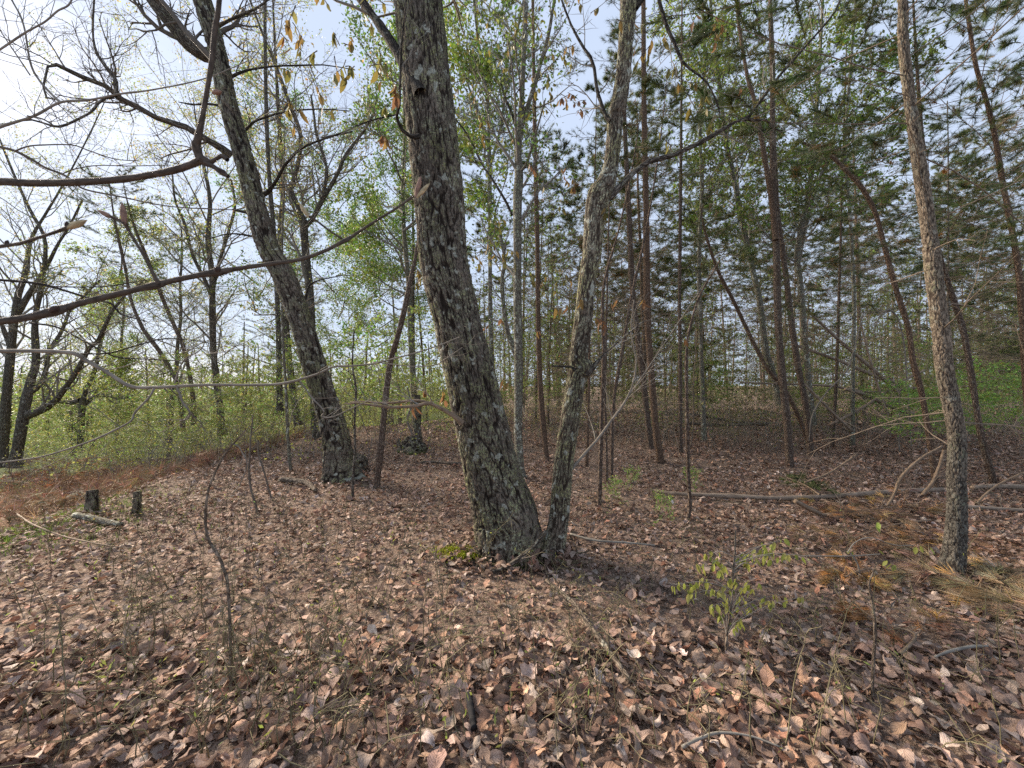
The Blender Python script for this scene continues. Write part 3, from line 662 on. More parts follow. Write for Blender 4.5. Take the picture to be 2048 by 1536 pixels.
T4 = hardwood('large leaning oak left of the middle, dark swollen burl at its right foot',
    [(682, 962, 66), (678, 930, 58), (672, 880, 54), (655, 815, 50), (626, 725, 47), (600, 637, 46), (567, 550, 45), (530, 478, 42), (495, 342, 38), (456, 205, 36), (434, 100, 34), (405, 0, 36), (392, -80, 34)], 13,
    mat=M_oak, wave=0., twigmat=M_twig, hero=dict(sr=(124, 380), cell=(.036, .036, .15), amp=.024, lump=.06, flare=[(.3, .14, .5, .25), (-2.6, .08, .5, .2), (-1.2, .06, .5, .2), (2., .1, .5, .2)]), crown=(8, 1.8, 3), zmin=7, kid=5,
    limbs=[dict(p=[(440, 130, 34), (424, 112, 30), (404, 108, 26), (380, 92, 25), (360, 70, 25), (342, 46, 25), (318, 18, 24), (295, -12, 22), (250, -60, 20)], Y=6.8, dY=-.08, tw=(5, 1.2, 2), mat=M_oak_far),
           dict(p=[(462, 312, 18), (448, 300, 15), (430, 288, 13), (409, 277, 12), (369, 253, 12), (321, 239, 12), (294, 226, 11), (260, 205, 11), (232, 193, 10), (219, 176, 9), (185, 161, 9), (137, 144, 8), (108, 127, 8), (96, 132, 7), (92, 164, 6), (80, 185, 5), (100, 198, 4), (118, 200, 3)], Y=6.8, dY=-.22, tw=(16, .8, 2), mat=M_oak_far),
           dict(p=[(232, 193, 9), (233, 165, 8), (222, 145, 7), (205, 125, 6), (191, 100, 6), (186, 70, 5), (186, 34, 5), (190, -20, 4)], Y=5.75, dY=.05, tw=(10, .7, 2), mat=M_oak_far),
           dict(p=[(228, 194, 9), (205, 198, 7), (190, 215, 7), (180, 226, 6), (147, 243, 6), (125, 252, 6), (109, 253, 5), (80, 244, 4), (55, 239, 4), (20, 246, 3), (-20, 250, 2)], Y=5.7, dY=-.1, tw=(9, .6, 1), mat=M_oak_far),
           dict(p=[(520, 392, 14), (536, 384, 11), (545, 372, 10), (556, 356, 8), (566, 335, 7), (577, 322, 7), (594, 302, 6), (620, 288, 5), (660, 274, 4), (705, 263, 3)], Y=6.7, dY=-.1, tw=(11, .9, 2), mat=M_dark),
           dict(p=[(486, 262, 10), (497, 254, 8), (508, 243, 7), (519, 239, 6), (545, 230, 5), (580, 222, 4), (640, 218, 3), (700, 222, 2)], Y=6.7, dY=-.15, tw=(10, .8, 2), mat=M_dark),
           dict(p=[(452, 160, 10), (470, 150, 8), (490, 142, 6), (513, 137, 5), (555, 132, 4), (600, 131, 4), (650, 130, 3), (710, 140, 2)], Y=6.7, dY=-.15, tw=(10, .8, 2), mat=M_dark),
           dict(p=[(436, 52, 12), (452, 44, 9), (470, 35, 8), (489, 27, 8), (505, 20, 7), (520, 12, 6), (540, -4, 5), (570, -30, 4)], Y=6.7, dY=-.15, tw=(8, .9, 2), mat=M_oak_far),
           dict(p=[(448, 215, 9), (432, 210, 6), (412, 208, 5), (385, 209, 4), (357, 204, 2)], Y=6.7, mat=M_dark, tw=(2, .3, 0)),
           dict(p=[(508, 432, 8), (495, 426, 6), (478, 422, 5), (465, 419, 3)], Y=6.6, mat=M_dark, tw=(1, .3, 0)),
           dict(p=[(580, 640, 8), (598, 625, 6), (610, 600, 5), (618, 572, 4), (640, 560, 3), (680, 552, 2)], Y=6.6, mat=M_dark, tw=(5, .5, 1)),
           dict(p=[(540, 490, 7), (520, 478, 5), (490, 470, 4), (455, 468, 3), (410, 480, 2)], Y=6.6, mat=M_dark, tw=(6, .6, 1))])
_b = P3(720, 930, 6.9)
_q = [(_b[0] - .18, 6.85, -.12), (_b[0] - .12, 6.85, .05), (_b[0] - .07, 6.84, .17), (_b[0] - .06, 6.84, .27), (_b[0] - .05, 6.84, .33)]
part('burl', hero_trunk('burl', np.array(_q), np.array([.26, .25, .22, .16, .03]), 60, 50, M_dark if False else M_oak, np.array(T4.location), (.04, .04, .08), .03, lump=.25), T4)

T5 = hardwood('grey forked tree directly behind the large leaning oak, upper trunk splitting in two',
    [(636, 875, 22), (632, 858, 19), (628, 784, 18), (623, 667, 18), (619, 580, 18), (612, 513, 17), (608, 461, 17), (607, 445, 17), (600, 425, 12), (595, 410, 11), (583, 388, 10), (582, 375, 9), (596, 330, 9), (602, 273, 8), (590, 235, 8), (578, 205, 8), (560, 154, 7), (545, 115, 6), (530, 79, 5)], 14,
    Y=11., crown=(26, 2., 3), zmin=5., leaf=(1, .07, (.30, .28, .10), .06), kid=4,
    limbs=[dict(p=[(606, 458, 14), (618, 445, 12), (626, 437, 11), (638, 412, 10), (649, 393, 10), (664, 368, 9), (678, 342, 8), (686, 320, 8), (700, 297, 7), (722, 270, 6), (745, 235, 5), (755, 190, 4)], Y=11, dY=-.04, tw=(14, 1.5, 2)),
           dict(p=[(649, 393, 9), (650, 370, 8), (654, 342, 7), (648, 315, 7), (640, 290, 6), (632, 265, 6), (628, 230, 5), (622, 190, 4)], Y=10.8, tw=(10, 1.4, 2)),
           dict(p=[(578, 205, 6), (560, 230, 5), (545, 240, 4), (520, 250, 3)], Y=10.9, tw=(4, 1., 2))])
hardwood('thin bare tree crossing behind the crown of the large leaning oak', [(560, 830, 12), (556, 640, 11), (548, 470, 10), (540, 376, 9), (533, 239, 8), (530, 68, 7), (531, -40, 6)], 13, Y=9.6,
    crown=(18, 1.5, 2), zmin=3.5, leaf=(2, .05, (.26, .27, .08), .06), kid=5)
hardwood('straight grey trunk close behind the left edge of the leaning oak', [(597, 850, 16), (588, 800, 15), (579, 726, 14), (572, 652, 14), (566, 560, 13), (560, 480, 12), (566, 380, 10), (560, 280, 9)], 13, Y=11.4,
    crown=(16, 1.6, 3), zmin=3.5, leaf=(1, .06, (.24, .27, .07)), kid=4)
hardwood('slim sapling trunk left of the leaning oak with pale upper stem', [(582, 945, 7), (576, 880, 7), (572, 780, 6), (566, 680, 6), (563, 560, 5), (566, 430, 4)], 6, mat=M_smooth, crown=(10, .7, 2), zmin=1.2, sides=8, cat='sapling', name='sapling')
hardwood('yellow-budded tree between the leaning oak and the pines at the left', [(445, 870, 18), (441, 825, 16), (434, 770, 15), (427, 705, 14), (425, 630, 14), (424, 551, 13), (416, 480, 11), (420, 400, 9), (405, 320, 7)], 11, Y=13,
    crown=(30, 2.4, 3), zmin=3., leaf=(2, .055, (.30, .30, .09), .06), kid=4,
    limbs=[dict(p=[(425, 600, 9), (410, 560, 8), (385, 510, 7), (370, 450, 6), (350, 400, 5), (345, 350, 4)], Y=13, tw=(10, 1.3, 2)), dict(p=[(425, 580, 9), (440, 520, 8), (458, 460, 7), (470, 410, 6), (462, 360, 5)], Y=13, dY=.1, tw=(10, 1.3, 2))])
hardwood('heavy grey trunk at the left edge of the photo, nearest the frame', [(2, 935, 34), (6, 900, 27), (10, 830, 24), (18, 740, 20), (34, 602, 17), (50, 551, 14), (62, 480, 10), (90, 430, 7), (120, 380, 5)], 12, Y=12.5,
    crown=(24, 2.4, 3), zmin=2.4, leaf=(1, .055, (.28, .29, .09), .06), kid=4,
    limbs=[dict(p=[(28, 640, 18), (45, 610, 16), (70, 570, 13), (95, 530, 10), (115, 490, 8), (140, 450, 6), (165, 400, 5)], Y=12.5, tw=(12, 1.5, 2)),
           dict(p=[(22, 700, 12), (0, 640, 10), (-20, 600, 8)], Y=12.5, tw=(4, 1.5, 2))])
hardwood('second grey tree from the left edge, with long limbs sweeping up to the right', [(28, 930, 34), (34, 905, 28), (42, 860, 26), (51, 807, 24), (62, 760, 20), (72, 722, 18), (70, 640, 14), (85, 560, 12), (90, 480, 9), (60, 420, 7)], 11, Y=12.2,
    crown=(16, 2., 3), zmin=3.4, leaf=(1, .055, (.28, .29, .09), .06), kid=4,
    limbs=[dict(p=[(48, 832, 18), (68, 826, 16), (88, 818, 15), (113, 800, 14), (135, 770, 13), (155, 742, 12), (175, 700, 11), (198, 680, 10), (215, 640, 8), (240, 600, 6), (290, 560, 5)], Y=12.2, dY=-.05, tw=(18, 1.4, 2)),
           dict(p=[(58, 785, 15), (80, 770, 13), (92, 740, 12), (100, 700, 10), (125, 660, 9), (140, 620, 7), (170, 590, 6), (200, 560, 5)], Y=12.2, dY=.08, tw=(18, 1.4, 2))])
hardwood('dark mid-sized trunk standing in the green hollow at the left', [(160, 905, 17), (162, 860, 15), (164, 815, 15), (172, 780, 11), (190, 740, 10), (200, 690, 8), (215, 640, 6)], 8, Y=16,
    crown=(16, 1.9, 3), zmin=1.2, leaf=(4, .085, (.19, .23, .05), .12), kid=4, limbs=[dict(p=[(168, 812, 9), (185, 795, 8), (215, 790, 7), (240, 800, 5), (265, 790, 4)], Y=16, tw=(8, 1.2, 2)), dict(p=[(160, 800, 10), (140, 805, 8), (110, 800, 6), (80, 790, 4)], Y=16, tw=(7, 1.2, 2))])

# ---- pines traced
pine('stout crooked pine at the right with scaly tan bark, nearest of the pines',
    [(1905, 1175, 52), (1906, 1140, 50), (1912, 1080, 46), (1914, 1011, 41), (1913, 950, 40), (1914, 876, 37), (1903, 808, 37), (1889, 739, 37), (1883, 671, 38), (1872, 585, 37), (1863, 500, 35), (1860, 478, 31), (1846, 376, 31), (1830, 273, 28), (1818, 188, 24), (1807, 85, 22), (1806, 0, 20), (1804, -120, 18)],
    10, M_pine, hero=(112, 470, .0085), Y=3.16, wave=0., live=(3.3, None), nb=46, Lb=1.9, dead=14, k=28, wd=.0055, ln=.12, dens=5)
_nb = []
for px, py, Yb, dx, dz, l in ((1850, 100, 3.3, -1, -.55, 1.9), (1840, 310, 3.2, -1, -.35, 1.2), (1835, 340, 3.2, -.9, -.2, .8), (1862, 160, 3.2, 1, .35, 1.6), (1880, 225, 3.2, 1, .1, 1.4), (1850, 440, 3.2, -.5, .1, .7), (1890, 260, 3.3, .9, .3, 1.5), (1860, 30, 3.3, -1., -.25, 1.6)): _nb.append((Vector(P3(px - 20, py, Yb)), Vector((dx, U(-.3, .6), dz)), l))
pine('arching red-barked pine curving to the left behind the stout right pine',
    [(1873, 982, 17), (1871, 965, 15), (1861, 893, 14), (1844, 790, 14), (1826, 722, 14), (1816, 654, 13), (1792, 579, 13), (1768, 490, 12), (1751, 427, 11), (1724, 376, 12), (1693, 342, 11), (1656, 308, 9), (1594, 280, 6)],
    None, M_pine_red, live=(3.0, None), nb=0, Lb=.7, dead=10, k=22, wave=0.)
pine('pine with grey lower trunk and heavy low boughs, right of the stout pine',
    [(1985, 968, 17), (1984, 950, 16), (1963, 876, 15), (1946, 773, 15), (1929, 671, 14), (1908, 602, 14), (1881, 517, 13), (1862, 430, 12), (1850, 340, 11), (1842, 250, 10)], 8.5, M_pine_far, live=(2.4, None), nb=40, Lb=1.8, dead=14, k=26, wd=.005)
pine('red-tinged pine at the right edge, partly cut off by the frame low down',
    [(2075, 1000, 22), (2065, 900, 20), (2052, 760, 18), (2045, 637, 17), (2037, 540, 16), (2018, 427, 15), (2004, 359, 14), (1990, 273, 13), (1974, 205, 12), (1953, 137, 11), (1940, 60, 10)], 9, M_pine_red, live=(2.8, None), nb=48, Lb=2.0, dead=8, k=28, wd=.005)
pine('tall straight pine right of centre whose trunk forks high up',
    [(1581, 934, 19), (1579, 915, 17), (1574, 842, 16), (1563, 739, 16), (1556, 637, 15), (1553, 500, 15), (1549, 440, 14), (1546, 370, 13), (1545, 250, 12), (1545, 137, 11), (1541, 30, 9)], 11, M_pine_far, live=(5.5, None), nb=20, Lb=1.5, dead=26)
pine('left-leaning dark stem joined to the tall forked pine', [(1551, 480, 11), (1543, 400, 12), (1530, 320, 11), (1516, 239, 10), (1506, 190, 9), (1495, 154, 8), (1478, 51, 7), (1470, -30, 6)], None, M_pine_red, Y=7.35, live=(5.8, None), nb=7, Lb=1.2, dead=5)
pine('slanting pine just right of the tall forked pine, base further back', [(1622, 913, 16), (1621, 898, 14), (1611, 808, 14), (1597, 739, 14), (1584, 654, 13), (1574, 568, 12), (1565, 500, 11), (1556, 430, 9), (1552, 350, 8)], 9, M_pine_far, live=(4.4, None), nb=16, Lb=1.3, dead=20)
hardwood('pale grey smooth tree rising behind the slanting pine', [(1625, 850, 14), (1612, 700, 13), (1600, 560, 13), (1594, 513, 13), (1606, 440, 12), (1618, 390, 11), (1625, 308, 10), (1632, 230, 9), (1636, 171, 8), (1642, 68, 7)], 13, Y=9.5, mat=M_smooth,
    crown=(24, 1.9, 3), zmin=5, leaf=(3, .07, (.17, .23, .05), .10), kid=4, cat='maple tree', name='maple_tree', limbs=[dict(p=[(1596, 530, 9), (1606, 480, 8), (1625, 400, 7), (1650, 330, 6), (1672, 260, 5), (1690, 180, 4)], Y=9.5, tw=(10, 1.4, 2))])
hardwood('grey-barked tree slanting left behind the forked pine, trunk low under the boughs', [(1562, 810, 14), (1545, 740, 13), (1532, 700, 13), (1519, 600, 13), (1505, 540, 12), (1492, 480, 12), (1478, 410, 11), (1462, 330, 10), (1452, 280, 9), (1440, 180, 8)], 13, Y=10, mat=M_smooth,
    crown=(22, 1.9, 3), zmin=5.5, leaf=(3, .07, (.17, .23, .05), .10), kid=4, cat='maple tree', name='maple_tree')
pine('dark slanting pine stem leaning left across the stand, mid right', [(1622, 895, 9), (1600, 840, 9), (1570, 780, 9), (1540, 745, 9), (1522, 715, 9), (1495, 661, 8), (1464, 596, 8), (1435, 540, 7), (1415, 480, 6)], 5.5, M_pine_red, Y=9, live=(3.0, None), nb=16, Lb=1.2, dead=12)
pine('tallest pine in the gap right of the lichened narrow stem, orange-tinted trunk',
    [(1322, 926, 17), (1319, 905, 15), (1312, 859, 14), (1302, 739, 14), (1295, 637, 14), (1293, 500, 13), (1292, 410, 12), (1288, 205, 11), (1287, 34, 9)], 12, M_pine_red, live=(6.5, None), nb=16, Lb=1.4, dead=30)
pine('darker pine just left of the orange-tinted one, further back', [(1303, 900, 15), (1300, 885, 13), (1288, 773, 13), (1275, 671, 13), (1264, 568, 12), (1261, 500, 12), (1257, 410, 11), (1249, 239, 9), (1245, 100, 8)], 12, M_pine_far, live=(5.5, None), nb=18, Lb=1.4, dead=26)
pine('straight thin pine between the slender lichened tree and the narrow oak stem', [(1094, 924, 13), (1092, 905, 11), (1083, 808, 11), (1078, 705, 10), (1076, 602, 10), (1075, 500, 9), (1071, 342, 8), (1068, 171, 7), (1066, 34, 6)], 12, M_pine_red, live=(7, None), nb=12, Lb=1.1, dead=26)
pine('thin dark pole directly right of the narrow oak stem, foot beside green seedlings', [(1198, 1015, 11), (1199, 1000, 9), (1203, 842, 8), (1207, 705, 7), (1205, 620, 7), (1208, 568, 6), (1220, 520, 5), (1232, 480, 4)], 5, M_pine_far, live=(4.2, None), nb=3, Lb=.5, dead=16)
pine('thin bent pole leaning right, second from the narrow oak stem', [(1222, 963, 8), (1223, 955, 7), (1227, 807, 7), (1244, 705, 7), (1258, 620, 6), (1270, 560, 6), (1284, 500, 5)], 6.5, M_pine_far, live=(4.8, None), nb=5, Lb=.6, dead=16)
pine('faint thin pole standing close to the left of the bent pole', [(1214, 965, 6), (1213, 900, 5), (1210, 800, 5), (1211, 700, 5), (1215, 560, 4)], 6, M_pine_far, live=(5, None), nb=4, Lb=.5, dead=12)
pine('very thin pole just right of the narrow oak stem at knee height', [(1174, 932, 6), (1176, 850, 5), (1178, 773, 5), (1180, 640, 4), (1186, 480, 4)], 7, M_pine_red, live=(5, None), nb=5, Lb=.6, dead=16)
pine('crooked dark pole in front of the pine stand with a curled dead leaf on it', [(1372, 1045, 12), (1380, 1010, 8), (1377, 960, 8), (1375, 876, 8), (1373, 773, 7), (1374, 690, 6), (1384, 640, 5), (1400, 590, 4), (1440, 520, 3)], None, M_pine_far, live=(3., None), nb=1, Lb=.3, dead=16)
pine('thin upright pine midway along the stand, right of the orange-tinted pine', [(1362, 905, 9), (1361, 842, 8), (1360, 700, 8), (1359, 600, 7), (1360, 500, 7), (1362, 300, 6)], 11, M_pine_far, live=(5.5, None), nb=14, Lb=1.2, dead=24)
pine('leaning thin dark trunk between the large leaning oak and the thickest trunk',
    [(753, 978, 16), (755, 955, 14), (761, 900, 14), (767, 843, 13), (771, 800, 13), (776, 755, 12), (784, 710, 12), (793, 682, 12), (808, 623, 11), (820, 565, 10), (830, 520, 8), (838, 470, 6)], 5, M_pine_far, live=(3.7, None), nb=5, Lb=.9, dead=12)
pine('slim slanting pine left of the leaning oak, boughs fanning left', [(388, 850, 11), (386, 797, 10), (376, 732, 9), (362, 681, 9), (342, 637, 9), (318, 579, 8), (296, 520, 7), (275, 470, 6)], 7.5, M_pine_far, Y=12, live=(3.6, None), nb=20, Lb=1.7, dead=10, k=14, wd=.007)
pine('second slanting pine, further left, with dark tufts against the sky', [(366, 860, 10), (355, 770, 9), (325, 712, 9), (302, 680, 9), (284, 654, 8), (262, 600, 7), (250, 534, 7), (235, 470, 6)], 7.2, M_pine_far, Y=11, live=(3.2, None), nb=22, Lb=1.8, dead=10, k=14, wd=.007)

# ================================================================== PROTOTYPES FOR THE STAND BEHIND
def up_line(h, r, lean=.03, n=9, wob=.02):
    z = np.linspace(-.1, h, n); a = U(0, 6.28); x = lean * z * math.cos(a) + np.cumsum(rng.normal(0, wob, n)); y = lean * z * math.sin(a) + np.cumsum(rng.normal(0, wob, n))
    x -= x[0]; y -= y[0]; return np.stack([x, y, z], 1), np.linspace(r, r * .3, n)
def proto_pine(h, r, z0, nb, Lb, dead, mat, k=13, wd=.009, ln=.17, base=PINE_G, brown=.05):
    P, R = up_line(h, r); root = thing('pine_tree', 'thin pine', 'pine tree', (0, 0, -50))
    Q, q = resamp(P, R, 18); part('trunk', Tubes().add(Q, q, 8).mesh('trunk', mat), root)
    tb, dt, tf = Tubes(), Tubes(), []
    for j in range(nb):
        z = z0 + (h - z0) * (j + U(0, .8)) / nb; p, d, rr = along(P, R, z / h); a = j * 2.4 + U(-.5, .5); f = (z - z0) / (h - z0)
        pine_branch(tb, tf, p, (math.cos(a), math.sin(a), U(-.05, .3) + f * .6), Lb * (1.15 - .8 * f) * U(.7, 1.2), .012, sec=8, dens=3)
    for j in range(dead):
        z = U(.8, z0 + .8); p, d, rr = along(P, R, z / h); a = U(0, 6.28); tips = []
        grow(dt, p, (math.cos(a), math.sin(a), U(-.25, .4)), U(.3, 1.3), .007, 1, tips, up=-.02, kids=4)
    part('live_branches', tb.mesh('live_branches', M_twig_pine), root)
    if dt.d: part('dead_branches', dt.mesh('dead_branches', M_twig_pine), root)
    part('needles', cards_mesh('needles', [tuft_cards(tf, k, ln, wd, base, brown)], M_needle), root)
    return root
def proto_hard(h, r, z0, n1, L1, lvl, mat, leaf, name='hardwood_tree', cat='tree', kid=5, twm=M_twig_grey, lean=.05, ang=.75, flat=0.):
    P, R = up_line(h, r, lean, wob=.06 * min(1, h / 8)); root = thing(name, 'tree', cat, (0, 0, -50))
    Q, q = resamp(P, R, 18); part('trunk', Tubes().add(Q, q, 8).mesh('trunk', mat), root)
    tb, tips = Tubes(), []
    for j in range(n1):
        f = (z0 + (h - z0) * (j + U(0, .8)) / n1) / h; p, d, rr = along(P, R, f); a = j * 2.4 + U(-.6, .6)
        grow(tb, p, (math.cos(a), math.sin(a), U(.3, .9)), L1 * (1.2 - .7 * f) * U(.7, 1.2), rr * .45, lvl, tips, up=.05 if not flat else .0, kids=kid, ang=ang, flat=flat)
    part('branches', tb.mesh('branches', twm), root)
    if leaf: part('foliage', cards_mesh('foliage', [leaves_on(tips, leaf[0], leaf[1], leaf[2], jit=leaf[3])], M_leaf), root)
    return root
GREEN, YGREEN, BRIGHT = (.155, .215, .045), (.27, .28, .07), (.23, .33, .075)
PA = [proto_pine(13, .10, 6.5, 26, 1.7, 34, M_pine_far), proto_pine(12, .085, 5.2, 28, 1.5, 30, M_pine_red), proto_pine(14, .11, 7.5, 24, 1.8, 36, M_pine_far), proto_pine(11, .07, 4.2, 30, 1.4, 24, M_pine_far), proto_pine(12.5, .09, 6.0, 22, 1.4, 40, M_pine_red, brown=.08)]
PY = [proto_pine(5.5, .05, 1.2, 44, 1.6, 4, M_pine_far, k=20, brown=.02), proto_pine(7.5, .06, 2.0, 48, 1.8, 8, M_pine_far, k=20, brown=.02)]
PD = [proto_pine(11, .045, 7.5, 6, .7, 46, M_pine_far, brown=.04), proto_pine(9, .035, 6.5, 4, .6, 40, M_oak_far, brown=.04), proto_pine(8, .055, 4.5, 3, .6, 46, M_pine_far, brown=.1), proto_pine(6, .045, 4.5, 2, .5, 40, M_pine_red, brown=.5)]
HG = [proto_hard(12, .11, 4, 15, 2.6, 3, M_smooth, (5, .09, GREEN, .12), kid=4), proto_hard(13, .10, 5, 15, 2.4, 3, M_oak_far, (3, .085, (.10, .165, .035), .12), kid=4)]
HY = [proto_hard(10, .10, 2.4, 16, 2.8, 3, M_oak_far, (1, .06, YGREEN, .08), kid=4), proto_hard(11, .11, 3, 16, 2.8, 3, M_oak_far, (1, .045, (.30, .29, .11), .06), kid=4)]
BU = [proto_hard(2.6, .02, .4, 12, .9, 2, M_twig_grey, (3, .06, (.24, .27, .075), .045), 'leafy_bush', 'bush', 4, lean=.15, ang=1., flat=.8), proto_hard(3.6, .025, .6, 14, 1.1, 2, M_twig_grey, (3, .065, (.21, .26, .07), .05), 'leafy_bush', 'bush', 4, lean=.12, ang=1., flat=.8),
      proto_hard(2., .014, .3, 12, .7, 2, M_twig, (1, .045, (.22, .20, .07), .06), 'twiggy_bush', 'bush', 5, lean=.2)]
MS = [proto_hard(2.4, .018, .6, 12, 1.3, 2, M_twig_grey, (3, .075, BRIGHT, .05), 'maple_sapling', 'sapling', 4, lean=.08, ang=1., flat=.85), proto_hard(1.3, .01, .3, 9, .6, 1, M_twig_grey, (6, .07, BRIGHT, .06), 'maple_sapling', 'sapling', 4, lean=.08, ang=1.)]
SG = [proto_hard(5.5, .022, .8, 15, 1.1, 2, M_twig_grey, (2, .06, (.20, .25, .065), .07), 'sapling', 'sapling', 4, lean=.12), proto_hard(4.2, .018, .6, 13, .9, 2, M_twig_pine, (2, .055, (.24, .27, .08), .06), 'sapling', 'sapling', 4, lean=.2), proto_hard(6.5, .024, 1.5, 15, 1., 2, M_twig_pine, None, 'sapling', 'sapling', 5, lean=.1)]
used = set(); SCAT = []
def put(proto, x, y, s=1., label=None, group=None, z=None):
    z = float(hgt(x, y)) - .03 if z is None else z; rz = U(0, 6.28)
    if proto.name not in used:
        used.add(proto.name); proto.location = (x, y, z); proto.rotation_euler = (0, 0, rz); proto.scale = (s, s, s)
        if label: proto['label'] = label
        if group: proto['group'] = group
        return proto
    return clone(proto, (x, y, z), rz, s, label, group, tilt=random.gauss(0, .03))
taken = [(-.1, 3.5), (.35, 3.4)]
def scatter(protos, n, y0, y1, a0, a1, mind, label, group, s=(.85, 1.15), pw=.5, tries=60):
    for i in range(n):
        for t in range(tries):
            y = (y0 ** (1 / pw) + U(0, 1) * (y1 ** (1 / pw) - y0 ** (1 / pw))) ** pw; x = U(a0, a1) * y
            if all((x - a) ** 2 + (y - b) ** 2 > mind * mind for a, b in taken): break
        else: continue
        taken.append((x, y)); SCAT.append((put(random.choice(protos), x, y, U(*s), label, group), label, group, x, y))
scatter(PA, 84, 10.5, 26, -.12, 1.36, .8, 'thin straight pine in the dense stand filling the middle and right background', 'pines in the dense stand behind', (.8, 1.1))
scatter(PD, 150, 8.5, 22, -.1, 1.34, .3, 'thin dead pole covered in bare twigs among the pines of the stand', 'dead poles among the pines')
scatter(PY, 32, 14, 24, .1, 1.36, 1.2, 'young pine with low dark boughs growing under the stand', 'young pines under the stand', (.7, 1.1))
scatter(HG, 15, 11, 22, -.35, 1.2, 2.0, 'broadleaf tree with small fresh green leaves among the background pines', 'green broadleaf trees in the background')
scatter(HY, 16, 15, 30, -1.36, -.25, 2.2, 'bare-limbed tree with yellow-green buds in the left background', 'budding trees in the left background')
scatter(HG, 4, 14, 26, -1.3, -.3, 2., 'tree with fresh green leaves in the left background', 'green trees in the left background')
scatter(PA, 5, 16, 26, -.9, -.2, 2., 'thin pine among the budding trees of the left background', 'pines in the left background')
scatter(BU[:2], 24, 8.6, 20, -1.36, -.42, .7, 'leafy yellow-green bush in the hollow behind the leaf litter at the left', 'leafy bushes in the left hollow', (.6, 1.05))
scatter(BU[:2], 26, 10, 20, -.42, .3, .9, 'leafy green bush behind and beside the leaning oaks', 'leafy bushes behind the oaks', (.6, 1.))
scatter(SG, 60, 8.8, 20, -.12, 1.3, .5, 'slim sapling', 'slim green saplings in the stand', (.7, 1.2))
scatter(SG, 16, 9.5, 18, -1.2, -.2, .6, 'slim sapling', 'slim green saplings in the stand', (.7, 1.1))
scatter(BU[:2], 24, 10, 22, .3, 1.36, .8, 'leafy green bush on the floor of the pine stand', 'green bushes under the pines', (.6, 1.1))
scatter(BU[2:], 36, 7.6, 17, -.85, .1, .5, 'low twiggy bush with tiny yellowish leaves behind the leaf litter', 'low twiggy bushes', (.4, .9))
scatter(BU[2:], 46, 9.5, 18, .1, 1.35, .6, 'low bare twiggy bush on the floor of the pine stand', 'twiggy bushes under the pines', (.4, .85))
for px, py, s, lb in ((1800, 905, .62, 'bright green maple sapling left of the stout right pine'), (1850, 925, .55, 'low bright green maple sapling just behind the stout right pine'), (1668, 850, .95, 'green maple sapling under the leaning logs right of the forked pine'),
                      (2000, 905, .75, 'bright green maple sapling in the right edge undergrowth'), (2045, 930, .7, 'maple sapling cut by the right edge of the photo'), (1770, 890, .6, 'small bright maple sapling under the arching pine'), (1960, 925, .6, 'small bright maple sapling low between the two right pines'), (1620, 860, .6, 'small green maple sapling at the foot of the tangle'), (1935, 890, .7, 'maple sapling behind the pine with grey lower trunk'), (1420, 850, .9, 'pale green maple sapling deep in the stand'),
                      (945, 880, .7, 'green sapling just right of the thickest trunk in the background'), (470, 905, 1.1, 'green-leaved sapling at the edge of the litter left of the leaning oak'), (700, 880, 1.2, 'tall green-leaved sapling behind the leaning oak')):
    g = G(px, py); put(MS[0], g[0], g[1], s, lb)
for px, py, lb in ((1225, 1012, 'bright green seedling beside the thin dark pole'), (1330, 1050, 'bright green seedling left of the crooked dark pole'), (1262, 985, 'small green seedling between the two thin poles and the crooked pole'), (1385, 985, 'small green seedling at the crooked dark pole')):
    g = G(px, py); put(MS[1], g[0], g[1], .27, lb)

for i, (px, Y, sc) in enumerate(((285, 9.5, .62), (330, 8.8, .6), (372, 9.6, .7), (415, 8.9, .62), (455, 9.4, .72), (500, 9.0, .6), (545, 9.6, .7), (590, 9.3, .62), (250, 10.2, .7), (620, 10.4, .75), (205, 10.8, .7), (350, 10.6, .85), (480, 10.8, .9))):
    x = (px - 1024) / F * Y; SCAT.append((put(BU[i % 2], x, Y, sc), '', 'leafy bushes along the litter edge', x, Y))
